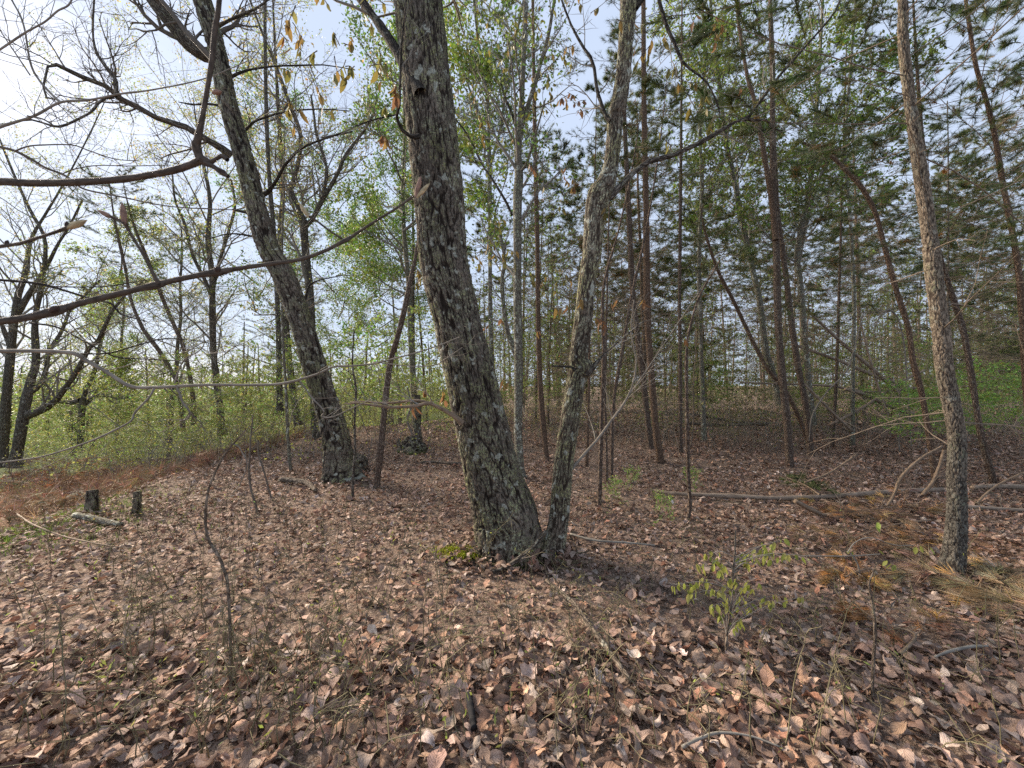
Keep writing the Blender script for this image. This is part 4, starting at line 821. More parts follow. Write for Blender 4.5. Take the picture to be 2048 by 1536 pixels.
# far woods: one mass beyond the stand
def far_woods():
    tb, L_ = Tubes(), []
    n = 380; y = rng.uniform(26, 75, n); x = rng.uniform(-1.5, 1.5, n) * y; tips = []
    for i in range(n):
        z = float(hgt(x[i], y[i])); h = U(7, 14) * (1. if x[i] > -8 else .62); le = U(-.4, .4)
        tb.add([(x[i], y[i], z - .3), (x[i] + le, y[i], z + h * .5), (x[i] + 2 * le, y[i], z + h)], [U(.08, .16), .08, .03], 5)
        pin = x[i] > -6 and random.random() < .6; m = 230
        c = np.array([x[i] + le * 1.3, y[i], z + h * (.6 if pin else .55)])
        p = c + rng.normal(size=(m, 3)) * np.array([.75 if pin else 1.35, .75 if pin else 1.2, h * (.2 if pin else .24)]); p[:, 2] = np.maximum(p[:, 2], z + .3)
        base = (.04, .06, .026) if pin else random.choice([(.15, .19, .05), (.20, .23, .07), (.10, .15, .035)])
        L_.append(leaf_cards(p, rng.normal(size=(m, 3)), rng.uniform(.12, .34, m), .22 if pin else .36, colour(m, base, .25, .1)))
    n = 420; y = rng.uniform(20, 60, n); x = rng.uniform(-1.5, 1.5, n) * y
    for i in range(n):
        z = float(hgt(x[i], y[i])); m = 75; s = U(.5, 1.1)
        p = np.array([x[i], y[i], z + s]) + rng.normal(size=(m, 3)) * s * np.array([.9, .9, .6]); p[:, 2] = np.maximum(p[:, 2], z)
        base = (.24, .27, .07) if x[i] < -4 else random.choice([(.08, .10, .035), (.13, .12, .06), (.10, .13, .04)])
        L_.append(leaf_cards(p, rng.normal(size=(m, 3)), rng.uniform(.08, .2, m), .35, colour(m, base, .25, .1)))
    o = link('far_woods', cards_mesh('far_woods', L_, M_leaf)); tag(o, kind='stuff')
    o = link('far_trunks', tb.mesh('far_trunks', M_pine_far)); tag(o, kind='stuff')
far_woods()

hardwood('pale thin maple just right of the thickest trunk, crown full of bright green leaves', [(990, 895, 10), (986, 800, 9), (981, 650, 9), (980, 512, 8), (979, 340, 8), (975, 200, 7), (962, 120, 6), (948, 0, 6), (935, -150, 5)], 13, Y=9.4, mat=M_smooth,
    crown=(24, 1.7, 3), zmin=5.6, leaf=(3, .085, (.20, .26, .05), .10), kid=4, cat='maple tree', name='maple_tree', limbs=[dict(p=[(981, 330, 6), (1000, 260, 5), (1012, 180, 5), (1030, 90, 4), (1050, -20, 3)], Y=9.4, tw=(12, 1.2, 2)), dict(p=[(978, 300, 6), (955, 220, 5), (930, 150, 4), (915, 60, 4)], Y=9.4, tw=(12, 1.2, 2))])
hardwood('thin maple behind the long side branch of the narrow oak stem, green leaves overhead', [(1408, 880, 9), (1402, 700, 9), (1398, 520, 8), (1404, 380, 8), (1400, 250, 7), (1410, 120, 6), (1404, 0, 5)], 12, Y=9.8, mat=M_smooth,
    crown=(24, 1.8, 3), zmin=6.2, leaf=(3, .08, (.19, .25, .05), .10), kid=4, cat='maple tree', name='maple_tree')
hardwood('tall thin maple overhead between the forked pine and the stout pine', [(1705, 890, 9), (1706, 740, 9), (1708, 600, 8), (1700, 430, 8), (1690, 300, 7), (1700, 150, 6), (1712, 0, 6)], 13, Y=9.2, mat=M_smooth,
    crown=(24, 1.7, 3), zmin=6.2, leaf=(3, .08, (.19, .25, .05), .10), kid=4, cat='maple tree', name='maple_tree')

# ================================================================== HANGING YOUNG LEAVES, one by one
def leaf_mesh(L_, w, col, bend):
    ny, nx = 6, 3; t = np.linspace(0, 1, ny)[:, None]; u = np.linspace(-1, 1, nx)[None]
    x = u * np.sin(np.pi * np.clip(t, .03, .98) ** .85) ** .8 * w * L_ * .5; y = t * L_ + 0 * u; z = bend * t ** 2 * L_ + .3 * np.abs(x)
    V = np.stack(np.broadcast_arrays(x, y, z), -1).reshape(-1, 3); i = np.arange(ny * nx).reshape(ny, nx)
    q = np.stack([i[:-1, :-1], i[:-1, 1:], i[1:, 1:], i[1:, :-1]], -1)
    c = np.array(col) * math.exp(random.gauss(0, .12))
    return make_mesh('leaf', V, q, None, M_leaf, {'Col': np.tile([*c, 1], (len(V), 1))})
HC = [(.25, .20, .055), (.26, .17, .055), (.21, .20, .055), (.27, .14, .06), (.23, .21, .07), (.25, .13, .065)]
HL = [leaf_mesh(U(.052, .08), U(.36, .5), c, U(-.5, .6)) for c in HC * 2]
def hang(root, sprays, depth=(.0, .0)):
    b = np.array(root.location); n = 0
    for (px, py, rpx, k, Y, kinds) in sprays:
        k = int(k * 1.7 + .5) if k > 3 else k
        tb = Tubes(); c = P3(px, py, Y); s = rpx / F * Y
        for j in range(max(1, k // 4)):
            e = c + rng.normal(size=3) * s * .55; a = c + (rng.normal(size=3) * .35 + np.array([0, 0, .5])) * s
            m = (a + e) / 2 + rng.normal(size=3) * s * .12; pts = catmull([a, m, e], 6)
            tb.add(pts, np.linspace(.0042, .002, 6), 3)
            for i in range(min(4, k - 4 * j)):
                p = pts[random.randint(1, 5)] - b
                o = link('leaf', HL[random.choice(kinds) + random.choice((0, 6))], root, tuple(p)); sc = U(.85, 1.35); o.scale = (sc, sc, sc)
                o.rotation_euler = (U(-1.9, -1.1), U(-.4, .4), U(0, 6.28)); n += 1
        part('leafy_twig', tb.mesh('leafy_twig', M_twig, b), root)
YL, OL = (0, 1, 2, 4), (3, 5, 1)
hang(T1, [(590, 60, 40, 6, 2.7, YL), (650, 30, 50, 5, 2.7, YL), (570, 80, 20, 4, 2.7, OL), (620, 110, 30, 5, 2.7, YL), (690, 90, 35, 6, 2.7, YL), (695, 140, 40, 10, 2.8, YL), (760, 140, 30, 8, 2.8, YL), (740, 15, 40, 6, 2.8, YL),
          (790, 190, 25, 5, 2.9, OL), (640, 185, 40, 5, 2.8, YL), (580, 225, 25, 5, 2.7, YL), (770, 280, 15, 5, 3.0, OL), (570, 150, 30, 4, 2.7, YL), (610, 240, 30, 3, 2.7, YL), (760, 230, 20, 4, 2.9, YL),
          (840, 560, 35, 10, 3.7, YL), (850, 780, 14, 3, 3.2, OL), (885, 790, 14, 4, 3.25, OL), (815, 810, 12, 2, 3.2, OL), (830, 815, 12, 2, 3.2, OL), (998, 765, 14, 3, 3.1, OL), (1020, 770, 10, 2, 3.1, OL)])
hang(T3, [(900, 90, 40, 6, 5.2, YL), (915, 160, 35, 8, 5.2, YL), (985, 80, 45, 8, 5.2, YL), (1010, 130, 40, 9, 5.2, YL), (960, 230, 45, 10, 5., YL), (940, 190, 30, 6, 5., YL), (1060, 60, 45, 8, 5., YL), (1110, 60, 50, 9, 5., YL), (1090, 160, 45, 10, 5., YL),
          (1075, 215, 35, 8, 5., YL), (1010, 300, 40, 4, 5., OL), (1090, 340, 45, 8, 4.8, OL), (1140, 210, 40, 8, 4.6, OL), (1160, 225, 20, 5, 4.6, OL), (1150, 130, 30, 5, 4.6, YL), (1190, 40, 40, 6, 4.4, YL), (1150, 360, 30, 5, 4.8, OL), (1110, 375, 12, 1, 3.6, YL),
          (985, 480, 50, 14, 5.4, YL), (960, 520, 40, 10, 5.4, YL), (1010, 540, 40, 12, 5.4, YL), (1090, 580, 45, 16, 5., YL), (1130, 560, 35, 9, 4.9, YL), (1000, 650, 30, 4, 5., OL), (1065, 665, 18, 4, 4.8, OL), (1140, 420, 20, 3, 4.6, YL)])
hang(T2, [(1290, 110, 30, 5, 3.6, YL), (1345, 130, 35, 8, 3.5, YL), (1370, 170, 30, 6, 3.5, YL), (1390, 40, 20, 4, 3.4, OL), (1435, 70, 30, 7, 3.4, OL), (1405, 220, 35, 8, 3.5, YL), (1430, 250, 20, 4, 3.5, YL), (1480, 185, 15, 3, 3.5, OL), (1345, 300, 30, 4, 3.6, YL), (1240, 50, 25, 4, 3.3, YL),
          (1175, 600, 30, 4, 3.3, OL), (1200, 655, 30, 6, 3.3, OL), (1225, 610, 30, 3, 3.4, OL), (1285, 600, 25, 3, 3.4, OL), (1375, 680, 8, 2, 3.6, OL), (1120, 630, 30, 4, 3.3, OL), (1200, 420, 25, 4, 3.3, YL)])

# ================================================================== NEAR BRANCHES REACHING INTO THE FRAME
def knobby(pts, Y, dY, n, knobs=()):
    P, R = limb(pts, Y, dY, n); R = R * (1 + .05 * rng.normal(size=n))
    return P, R
def branch(label, segs, mat, buds=(), tw=(0, 0, 0), name='branch', cat='branch', twf=.2):
    P0, R0 = limb(*segs[0][:3], n=26); root = thing(name, label, cat, P0[0]); b = P0[0]; tips = []; tt = Tubes()
    for i, (pts, Y, dY) in enumerate(segs):
        P, R = limb(pts, Y, dY, n=max(14, len(pts) * 5)); R = R * (1 + .04 * rng.normal(size=len(R)))
        nm = 'stem' if i == 0 else 'side_shoot'
        part(nm, Tubes().add(P, R, 10 if i == 0 else 8).mesh(nm, mat, b), root)
        if tw[0]: dress(tt, P, R, tw[0], tw[1], tw[2], tips, f0=twf, rmul=.4, kids=3)
    if tt.d: part('twigs', tt.mesh('twigs', M_twig, b), root)
    for (px, py, qx, qy, w, Y, col) in buds:
        a, e = P3(px, py, Y), P3(qx, qy, Y); t = np.linspace(0, 1, 9); P = a + (e - a) * t[:, None]
        R = np.maximum(w / 2 / F * Y * np.sin(np.pi * np.clip(t * .92 + .07, 0, 1)) ** .8, .0002)
        me = Tubes().add(P, R, 8).mesh('bud', BUDM[col], b); part('bud', me, root)
    return root
BUDM = {'pink': plain('pink_bud', (.24, .15, .115), .4, 300.), 'tan': plain('tan_bud', (.38, .31, .19), .4, 300.), 'dark': plain('dark_scar', (.05, .035, .03), .4, 300.)}
branch('thickest out-of-focus twig running level from the left edge then bending straight up', [
    ([(-120, 360, 17), (0, 363, 16), (60, 366, 15), (140, 365, 15), (240, 359, 15), (300, 350, 15), (342, 342, 17), (375, 332, 16), (398, 322, 20), (408, 314, 18)], .62, 0.),
    ([(403, 322, 20), (396, 308, 16), (392, 290, 21), (396, 276, 18), (407, 222, 12), (416, 170, 12), (424, 120, 13), (430, 60, 13), (436, 25, 12), (442, -40, 12)], .62, -.04),
    ([(405, 320, 20), (420, 324, 13), (432, 318, 9), (444, 312, 10), (455, 320, 9)], .62, .0), ([(412, 326, 14), (428, 334, 9), (442, 344, 11), (457, 353, 8)], .62, .0)], M_twig_near,
    buds=[(424, 186, 444, 183, 11, .61, 'pink'), (432, 336, 458, 354, 12, .62, 'dark')])
branch('long near twig rising from the left edge to paired buds before the thickest trunk', [
    ([(-100, 655, 16), (0, 643, 15), (50, 636, 15), (95, 626, 20), (118, 620, 20), (135, 614, 15), (171, 604, 14), (220, 592, 13), (273, 579, 13), (305, 572, 17), (320, 568, 16), (342, 562, 12), (400, 550, 12), (430, 545, 17), (446, 543, 15), (470, 538, 10), (547, 527, 9), (600, 519, 8), (649, 502, 8), (684, 484, 9), (694, 479, 11), (702, 474, 7), (748, 444, 6), (795, 415, 5), (827, 392, 6)], .6, .35),
    ([(318, 568, 9), (305, 545, 7), (290, 515, 6.5), (270, 482, 6.5), (256, 458, 7), (251, 448, 9)], .66, -.03), ([(251, 448, 8), (238, 440, 6), (224, 434, 6), (213, 431, 7)], .65, 0.),
    ([(688, 480, 5), (660, 462, 4), (635, 443, 4), (618, 432, 5)], .78, -.03)], M_twig_near,
    buds=[(250, 452, 244, 404, 11, .65, 'pink'), (226, 436, 194, 420, 9, .65, 'pink'), (831, 395, 842, 352, 10, .81, 'pink'), (833, 396, 860, 366, 9, .81, 'tan'), (619, 436, 599, 406, 9, .77, 'tan'), (429, 541, 441, 536, 13, .68, 'dark'), (100, 625, 118, 612, 14, .62, 'dark')])
branch('short near twig with one pale bud at the left edge, above the long twig', [([(-80, 508, 9), (0, 493, 8), (40, 487, 8), (68, 478, 7), (100, 468, 7), (130, 457, 9), (140, 452, 10)], .6, 0.)], M_twig_near,
    buds=[(134, 457, 174, 440, 13, .6, 'tan'), (133, 456, 134, 442, 7, .6, 'dark'), (12, 490, 16, 480, 7, .6, 'dark')])
PALEB = branch('long pale bare branch crossing in front of the large leaning oak, drooping then level', [
    ([(-80, 700, 9), (0, 702, 8), (70, 702, 7.5), (137, 705, 8), (160, 712, 9), (171, 720, 8.5), (212, 743, 8), (260, 772, 7.5), (308, 775, 6.5), (410, 770, 5.5), (513, 770, 5), (570, 766, 5), (632, 749, 4.5), (666, 734, 4), (700, 732, 3.5), (748, 727, 3), (800, 714, 3), (834, 705, 2.8), (880, 690, 2.2), (919, 674, 2)], 1.9, .12),
    ([(308, 777, 5), (298, 795, 4.5), (270, 825, 4.5), (262, 842, 4), (232, 859, 4), (205, 872, 4), (171, 886, 3.5), (85, 913, 3), (0, 925, 2.5), (-40, 930, 2)], 1.92, -.1),
    ([(349, 767, 4), (356, 745, 3.5), (369, 719, 3), (395, 704, 2.5), (407, 691, 2.2), (408, 676, 2)], 1.95, 0.),
    ([(352, 770, 4), (360, 790, 5), (366, 806, 5), (376, 818, 4.5), (380, 828, 4), (374, 838, 3.5), (360, 842, 3)], 1.95, 0.),
    ([(596, 760, 3.5), (610, 776, 3.5), (624, 796, 3.5), (640, 812, 3.5), (648, 824, 3.5), (644, 833, 3), (665, 834, 2.4), (700, 818, 2), (740, 800, 1.6)], 2.05, 0.),
    ([(748, 724, 2), (780, 728, 2), (830, 733, 2), (870, 730, 2), (890, 718, 1.8), (925, 695, 1.5)], 2.1, 0.)], M_pale, tw=(5, .28, 1))
branch('dark wiry branch drooping from the left edge just below the long near twig', [
    ([(-60, 556, 5), (0, 560, 5), (60, 565, 5), (102, 573, 4.5), (178, 596, 4), (219, 606, 4), (232, 618, 3.5), (246, 630, 3), (290, 642, 2)], 2.1, 0.),
    ([(60, 646, 4), (113, 654, 3.6), (160, 678, 3.4), (205, 702, 3.2), (239, 715, 3), (308, 719, 2.4), (360, 722, 1.8)], 2.2, 0.),
    ([(160, 708, 3), (219, 706, 3), (273, 691, 2.8), (325, 678, 2.6), (380, 680, 2), (440, 690, 1.6)], 2.2, .05), ([(102, 573, 3), (160, 574, 2.4), (220, 572, 2.2), (290, 560, 1.6)], 2.1, .0)], M_dark, tw=(7, .35, 1))
branch('grey bare branch fanning upward at the upper left corner of the photo', [
    ([(-60, 280, 8), (0, 254, 7.5), (68, 232, 6.5), (120, 205, 6), (178, 200, 5), (239, 188, 4.5), (308, 179, 3.6), (410, 157, 3), (500, 120, 2)], 2.3, .05),
    ([(120, 205, 5), (95, 180, 5), (79, 161, 4.5), (66, 140, 4.5), (58, 113, 4.5), (50, 62, 4), (40, 30, 4), (24, 0, 3.5), (10, -40, 3)], 2.35, 0.),
    ([(-30, 118, 6), (0, 99, 6), (51, 65, 5.5), (89, 44, 5), (115, 22, 5), (137, 10, 5), (150, -15, 4)], 2.3, 0.),
    ([(60, 150, 3), (40, 120, 3), (0, 60, 2.4), (-20, 20, 2)], 2.35, 0.)], M_twig_grey, tw=(8, .4, 1))
branch('dark arching bare branch low in the bright sky at the left edge', [
    ([(-60, 280, 6), (0, 294, 5.5), (30, 302, 5), (62, 318, 5), (90, 335, 4.5), (126, 349, 4), (150, 365, 4), (171, 379, 3.5), (239, 393, 3), (342, 413, 2.5), (472, 420, 2)], 2.2, .1),
    ([(30, 302, 4), (55, 293, 3.5), (85, 290, 3), (144, 290, 2.6), (180, 302, 2.4), (230, 318, 2), (280, 322, 1.6)], 2.2, .0),
    ([(126, 347, 3), (150, 338, 2.6), (195, 331, 2.2), (260, 332, 2), (342, 330, 1.6)], 2.25, .0), ([(55, 232, 3), (85, 238, 3), (109, 252, 2.6)], 2.3, 0.)], M_twig, tw=(6, .3, 1))

# ================================================================== SMALL STEMS ON THE LITTER
def stem(label, pts, mat=M_twig, tw=(3, .15, 1), name='sapling', leaf=None, Y=None, segs=(), cat='sapling'):
    P, R = trace(pts, Y); P[0][2] -= .02; P, R = resamp(P, R, 30); b = P[0].copy(); root = thing(name, label, cat, b)
    part('stem', Tubes().add(P, R * (1 + .06 * rng.normal(size=30)), 8).mesh('stem', mat, b), root); tips = []; tt = Tubes()
    for sg in segs:
        A, r = limb(sg, P[0][1], 0.); part('side_shoot', Tubes().add(A, r, 6).mesh('side_shoot', M_pale, b), root)
    if tw[0]:
        dress(tt, P, R, tw[0], tw[1], tw[2], tips, f0=.35, kids=3); part('twigs', tt.mesh('twigs', mat, b), root)
        if leaf: part('foliage', cards_mesh('foliage', [leaves_on(tips, *leaf)], M_leaf, b), root)
    return root
stem('wavy bare sapling stem in the left foreground with a pale bent twig near its top',
     [(463, 1392, 8), (461, 1340, 7), (460, 1250, 7), (455, 1165, 7), (448, 1140, 7), (441, 1120, 7), (428, 1098, 7), (417, 1079, 7), (411, 1050, 6.5), (412, 1011, 6), (418, 975, 5.5), (431, 944, 5), (442, 922, 5), (454, 903, 4.5), (472, 882, 4), (492, 860, 3)],
     M_log, tw=(6, .1, 0), segs=([(466, 888, 3), (478, 893, 3), (484, 905, 3), (492, 918, 3), (494, 932, 2.8), (488, 950, 2.4), (478, 972, 2), (466, 985, 1.6)],))
stem('bare forked stem between the crooked sapling and the large leaning oak', [(516, 1030, 7), (512, 1012, 6), (502, 978, 5), (498, 940, 4.5), (500, 905, 4), (502, 870, 3.5), (506, 830, 3)], M_twig)
stem('thin upright bare stem right of the forked bare stem', [(545, 1002, 5), (538, 980, 4), (530, 950, 4), (518, 910, 3.5), (516, 880, 3)], M_twig)
stem('thin pale stem leaning over the foot of the large leaning oak', [(705, 1000, 7), (706, 960, 6), (710, 900, 5.5), (709, 840, 5), (712, 780, 4.5), (705, 730, 4), (708, 660, 3)], M_oak_far, tw=(12, .35, 1))
stem('thin bare upright stem in the right foreground, knobbly', [(1744, 1405, 8), (1746, 1340, 7), (1750, 1260, 7), (1744, 1205, 6), (1738, 1170, 5), (1746, 1145, 4), (1754, 1125, 3)], M_log, tw=(4, .08, 0))
stem('short dead stick standing up in front of the yellow-green sapling', [(1468, 1130, 5), (1470, 1090, 4), (1471, 1060, 3)], M_twig, tw=(1, .05, 0), Y=3.0)
# sapling with drooping yellow-green leaves, right of centre
def yellow_sapling():
    b = G(1455, 1300); Y = b[1]; root = thing('sapling', 'spindly sapling with small drooping yellow-green leaves, right foreground', 'sapling', b)
    A, r = limb([(1452, 1290, 7), (1455, 1260, 6), (1462, 1215, 5), (1464, 1160, 5), (1468, 1120, 4), (1470, 1085, 3)], Y * .98, .03)
    A[0][2] = b[2] - .02
    part('stem', Tubes().add(A, r, 6).mesh('stem', M_log, b), root); tt = Tubes()
    cl = [(1345, 1170), (1330, 1165), (1380, 1190), (1400, 1160), (1425, 1125), (1415, 1110), (1440, 1140), (1470, 1160), (1460, 1170), (1500, 1165), (1515, 1170), (1490, 1110), (1530, 1100), (1545, 1095), (1565, 1080), (1560, 1110), (1590, 1108), (1600, 1110), (1505, 1130), (1510, 1115), (1420, 1215),
          (1440, 1230), (1500, 1210), (1485, 1240), (1570, 1190), (1600, 1195), (1430, 1180), (1480, 1190), (1395, 1130), (1450, 1205), (1540, 1200), (1475, 1255)]
    lm = [leaf_mesh(U(.036, .052), U(.42, .55), c, U(-.1, .3)) for c in ((.36, .37, .08), (.31, .35, .07), (.39, .37, .11), (.27, .31, .07))]
    for (x, y) in cl:
        e = P3(x, y, Y * U(.93, 1.08)); f = min(max((1290 - y) / 220 + U(-.25, .05), .12), .95); a, _, _ = along(A, r, f)
        m = (np.array(a) + e) / 2 + np.array([0, 0, .03]); pts = catmull([np.array(a), m, e], 6); tt.add(pts, np.linspace(.0028, .001, 6), 3)
        for k in range(6):
            p = pts[random.choice((3, 4, 4, 5, 5))] + rng.normal(0, .008, 3) - b; o = link('leaf', random.choice(lm), root, tuple(p)); s_ = U(.7, 1.2); o.scale = (s_,) * 3
            o.rotation_euler = (U(-1.9, -1.0), U(-.5, .5), U(0, 6.28))
    part('twigs', tt.mesh('twigs', M_twig_grey, b), root)
yellow_sapling()
# a second one with only a few leaves nearer the stout pine
def few_leaves():
    b = G(1720, 1160); root = thing('sapling', 'arching leafless-looking sapling with a few yellow-green leaves, left of the stout pine foot', 'sapling', b); Y = b[1]; tt = Tubes()
    for pts in ([(1695, 1105, 3), (1710, 1085, 2.5), (1740, 1075, 2), (1790, 1090, 1.6), (1830, 1090, 1.2)], [(1600, 1112, 2), (1650, 1112, 2.4), (1700, 1112, 2.6), (1760, 1108, 2)], [(1720, 1162, 5), (1716, 1130, 4), (1700, 1105, 3.5)]):
        A, r = limb(pts, Y, .0); tt.add(A, r, 5)
    part('stem', tt.mesh('stem', M_twig_grey, b), root)
    lm = [leaf_mesh(U(.05, .07), U(.5, .6), c, U(-.1, .3)) for c in ((.34, .36, .09), (.25, .32, .06))]
    for (x, y) in ((1698, 1100), (1704, 1104), (1775, 1122), (1783, 1128), (1790, 1130), (1832, 1094), (1840, 1092), (1755, 1045), (1752, 1052), (1860, 1095), (1758, 1100)):
        o = link('leaf', random.choice(lm), root, tuple(P3(x, y, Y) - b)); o.rotation_euler = (U(-1.7, -.9), U(-.5, .5), U(0, 6.28))
few_leaves()

# ================================================================== DEAD WOOD
def log(label, pts, mat=M_log, name='fallen_log', cat='log', Y=None, tw=(3, .4, 1), lift=0., ground=True, sides=10, part_name='trunk'):
    out, R = [], []
    for (x, y, w) in pts:
        if ground: p = G(x, y); p[2] += w / 2 / F * p[1] * .8 + lift + .035
        else: p = P3(x, y, Y)
        out.append(p); R.append(w / 2 / F * p[1])
    P, R = resamp(np.array(out), np.array(R), 26); P[:, 2] = np.maximum(P[:, 2], hgt(P[:, 0], P[:, 1]) + (.045 if P[0][1] < 7 else 0)) if len(P) else P; R = R * (1 + .07 * rng.normal(size=26)); b = P[0].copy()
    P = np.vstack([P[:1] - (P[1] - P[0]) * .01, P, P[-1:] + (P[-1] - P[-2]) * .01]); R = np.concatenate([[.001], R, [.001]])
    root = thing(name, label, cat, b); part(part_name, Tubes().add(P, R, sides).mesh(part_name, mat, b), root)
    if tw[0]:
        tt, tips = Tubes(), []; dress(tt, P[1:-1], R[1:-1], tw[0], tw[1], tw[2], tips, rmul=.3, kids=3); part('twigs', tt.mesh('twigs', M_twig, b), root)
    return root
log('long thin fallen trunk lying level in front of the pine stand, reaching the stout pine', [(1310, 990, 7), (1350, 996, 8), (1450, 1001, 9), (1560, 1006, 10), (1640, 1004, 10), (1720, 998, 10), (1800, 992, 10), (1885, 988, 9)], M_fallen)
log('pale fallen trunk right of the stout pine at the right edge, upper one', [(1945, 984, 9), (1990, 982, 10), (2060, 983, 10), (2120, 985, 10)], M_fallen)
log('lower fallen trunk right of the stout pine at the right edge', [(1925, 1022, 8), (1980, 1026, 8), (2060, 1032, 8), (2120, 1040, 8)], M_fallen, tw=(2, .3, 1))
log('peeling fallen branch running diagonally down the litter from the foot of the trunks', [(1092, 1178, 6), (1125, 1205, 8), (1150, 1230, 9), (1175, 1268, 10), (1205, 1310, 11), (1235, 1350, 11), (1262, 1390, 9)], M_log, 'fallen_branch', 'branch', tw=(6, .25, 1), lift=.015, part_name='stem')
log('grey broken branch leaning between the feet of the two middle trunks', [(985, 1146, 8), (1015, 1132, 9), (1040, 1116, 10), (1070, 1090, 9), (1092, 1062, 8)], M_oak_far, 'fallen_branch', 'branch', Y=3.1, ground=False, tw=(3, .2, 1), part_name='stem')
log('short charred stick half buried in the leaves at the bottom', [(948, 1480, 13), (944, 1455, 15), (940, 1430, 14), (938, 1408, 12)], M_black, 'charred_stick', 'stick', tw=(0, 0, 0), lift=.0, part_name='stick')
log('dark fallen stick on the litter behind the thickest trunk at left', [(840, 932, 5), (870, 930, 6), (900, 933, 6), (925, 932, 5)], tw=(4, .3, 1), name='fallen_branch', cat='branch', part_name='stem')
log('crumbling fallen log between the leaning oak and the crooked sapling', [(560, 968, 10), (590, 970, 11), (615, 976, 10), (632, 990, 7)], tw=(3, .3, 1))
log('pale lichened log by the two cut stumps at the left', [(130, 1012, 13), (155, 1000, 15), (175, 996, 13), (190, 985, 9)], M_smooth, tw=(2, .3, 1))
log('grey rotten log lying in front of the two cut stumps', [(150, 1042, 12), (180, 1048, 13), (215, 1056, 12), (242, 1060, 9)], M_smooth, tw=(2, .2, 1))
log('slender fallen branch curving down the left foreground slope', [(-30, 1020, 3), (20, 1032, 3), (60, 1062, 3), (120, 1088, 3), (180, 1103, 3), (230, 1112, 2), (262, 1115, 2)], M_brownwood, 'fallen_branch', 'branch', lift=.04, tw=(5, .2, 1), part_name='stem')
log('thin fallen branch beside the foot of the stout pine, pointing right', [(1140, 1085, 5), (1190, 1098, 5), (1250, 1102, 4), (1310, 1108, 3)], M_twig_grey, 'fallen_branch', 'branch', lift=.03, tw=(5, .3, 1), part_name='stem').__setitem__('label', 'thin twiggy branch lying just right of the narrow oak stem')
log('crooked dead branch lying in the right foreground', [(1365, 1532, 7), (1400, 1512, 6), (1440, 1500, 5), (1500, 1508, 4), (1560, 1530, 3)], M_twig_grey, 'fallen_branch', 'branch', lift=.03, tw=(5, .12, 1), part_name='stem')
log('pale thin stick across the leaves near the bottom right corner', [(1870, 1340, 4), (1900, 1330, 6), (1940, 1322, 6), (1975, 1318, 4)], M_twig_grey, 'fallen_branch', 'branch', lift=.03, tw=(2, .1, 0), part_name='stem')
for lab, pts, Y in (('longest log leaning across the tangle right of the forked pine', [(1590, 690, 6), (1680, 722, 8), (1750, 752, 9), (1826, 778, 8)], 10.), ('upper leaning log of the tangle right of the forked pine', [(1594, 600, 5), (1640, 645, 6), (1690, 691, 8), (1768, 758, 9), (1800, 790, 9)], 9.6),
                    ('steep dead trunk leaning right within the tangle', [(1600, 760, 5), (1640, 800, 6), (1680, 840, 7), (1705, 862, 7)], 9.), ('short thick log propped in the tangle of fallen trunks', [(1690, 778, 8), (1730, 790, 10), (1780, 812, 10), (1830, 830, 9)], 9.5),
                    ('level dead trunk across the tangle, nearly horizontal', [(1480, 765, 4), (1570, 768, 5), (1660, 772, 6), (1740, 784, 6), (1830, 776, 6)], 9.8), ('dead trunk leaning left across the tangle behind the arching pine', [(1850, 740, 5), (1790, 770, 6), (1730, 812, 7), (1660, 850, 7)], 9.2),
                    ('thin dead pole leaning left at the far side of the tangle', [(1720, 640, 4), (1740, 720, 5), (1765, 800, 5), (1785, 860, 5)], 8.8)):
    log(lab, [(a_, b_, c_ * .8) for a_, b_, c_ in pts], M_fallen, 'leaning_log', 'log', Y=Y, ground=False, tw=(6, .7, 1))
log('long fallen trunk lying far back on the floor of the stand', [(1380, 828, 5), (1430, 836, 6), (1480, 845, 6), (1530, 850, 5)], Y=11, ground=False, tw=(4, .6, 1))
log('fallen trunk on the floor behind the forked pine', [(1370, 846, 6), (1440, 850, 6), (1500, 848, 5), (1540, 846, 5)], Y=10.5, ground=False, tw=(3, .6, 1))
for lab, pts, Y in (('pale bent sapling bowed over to the left beneath the tangle', [(1618, 880, 2), (1625, 830, 3), (1655, 782, 3), (1690, 746, 3), (1708, 700, 3), (1720, 650, 3), (1727, 625, 2)], 7.6),
                    ('pale sapling bent into a hoop behind the arching pine', [(1822, 890, 4), (1815, 780, 4), (1808, 691, 4), (1799, 647, 4), (1790, 628, 4), (1778, 620, 4), (1766, 625, 3), (1756, 640, 3), (1748, 665, 2)], 8.4)):
    stem(lab, pts, M_pale, (5, .5, 1), Y=Y)

def stump(label, px, py, w, h, dark=False, mat=None):
    b = G(px, py); r = w / 2 / F * b[1]; H = h / F * b[1]; root = thing('tree_stump', label, 'stump', b)
    P = np.array([(b[0], b[1], b[2] - .05), (b[0] + .02, b[1], b[2] + H * .5), (b[0] + .01, b[1] + .01, b[2] + H)])
    part('wood', hero_trunk('wood', P, [r * 1.15, r, r * .9], 40, 50, mat or M_oak, b, (.03, .03, .08), .012, lump=.12, capped=True), root)
stump('cut grey stump post at the left, left one of two', 181, 1025, 19, 44)
stump('cut grey stump post at the left, right one of two', 271, 1030, 14, 46)
stump('short broken stump beside the uprooted dark snag behind the leaning thin trunk', 797, 895, 8, 16)
stump('low dark stump in the bushes left of the leaning oak', 397, 895, 12, 26)
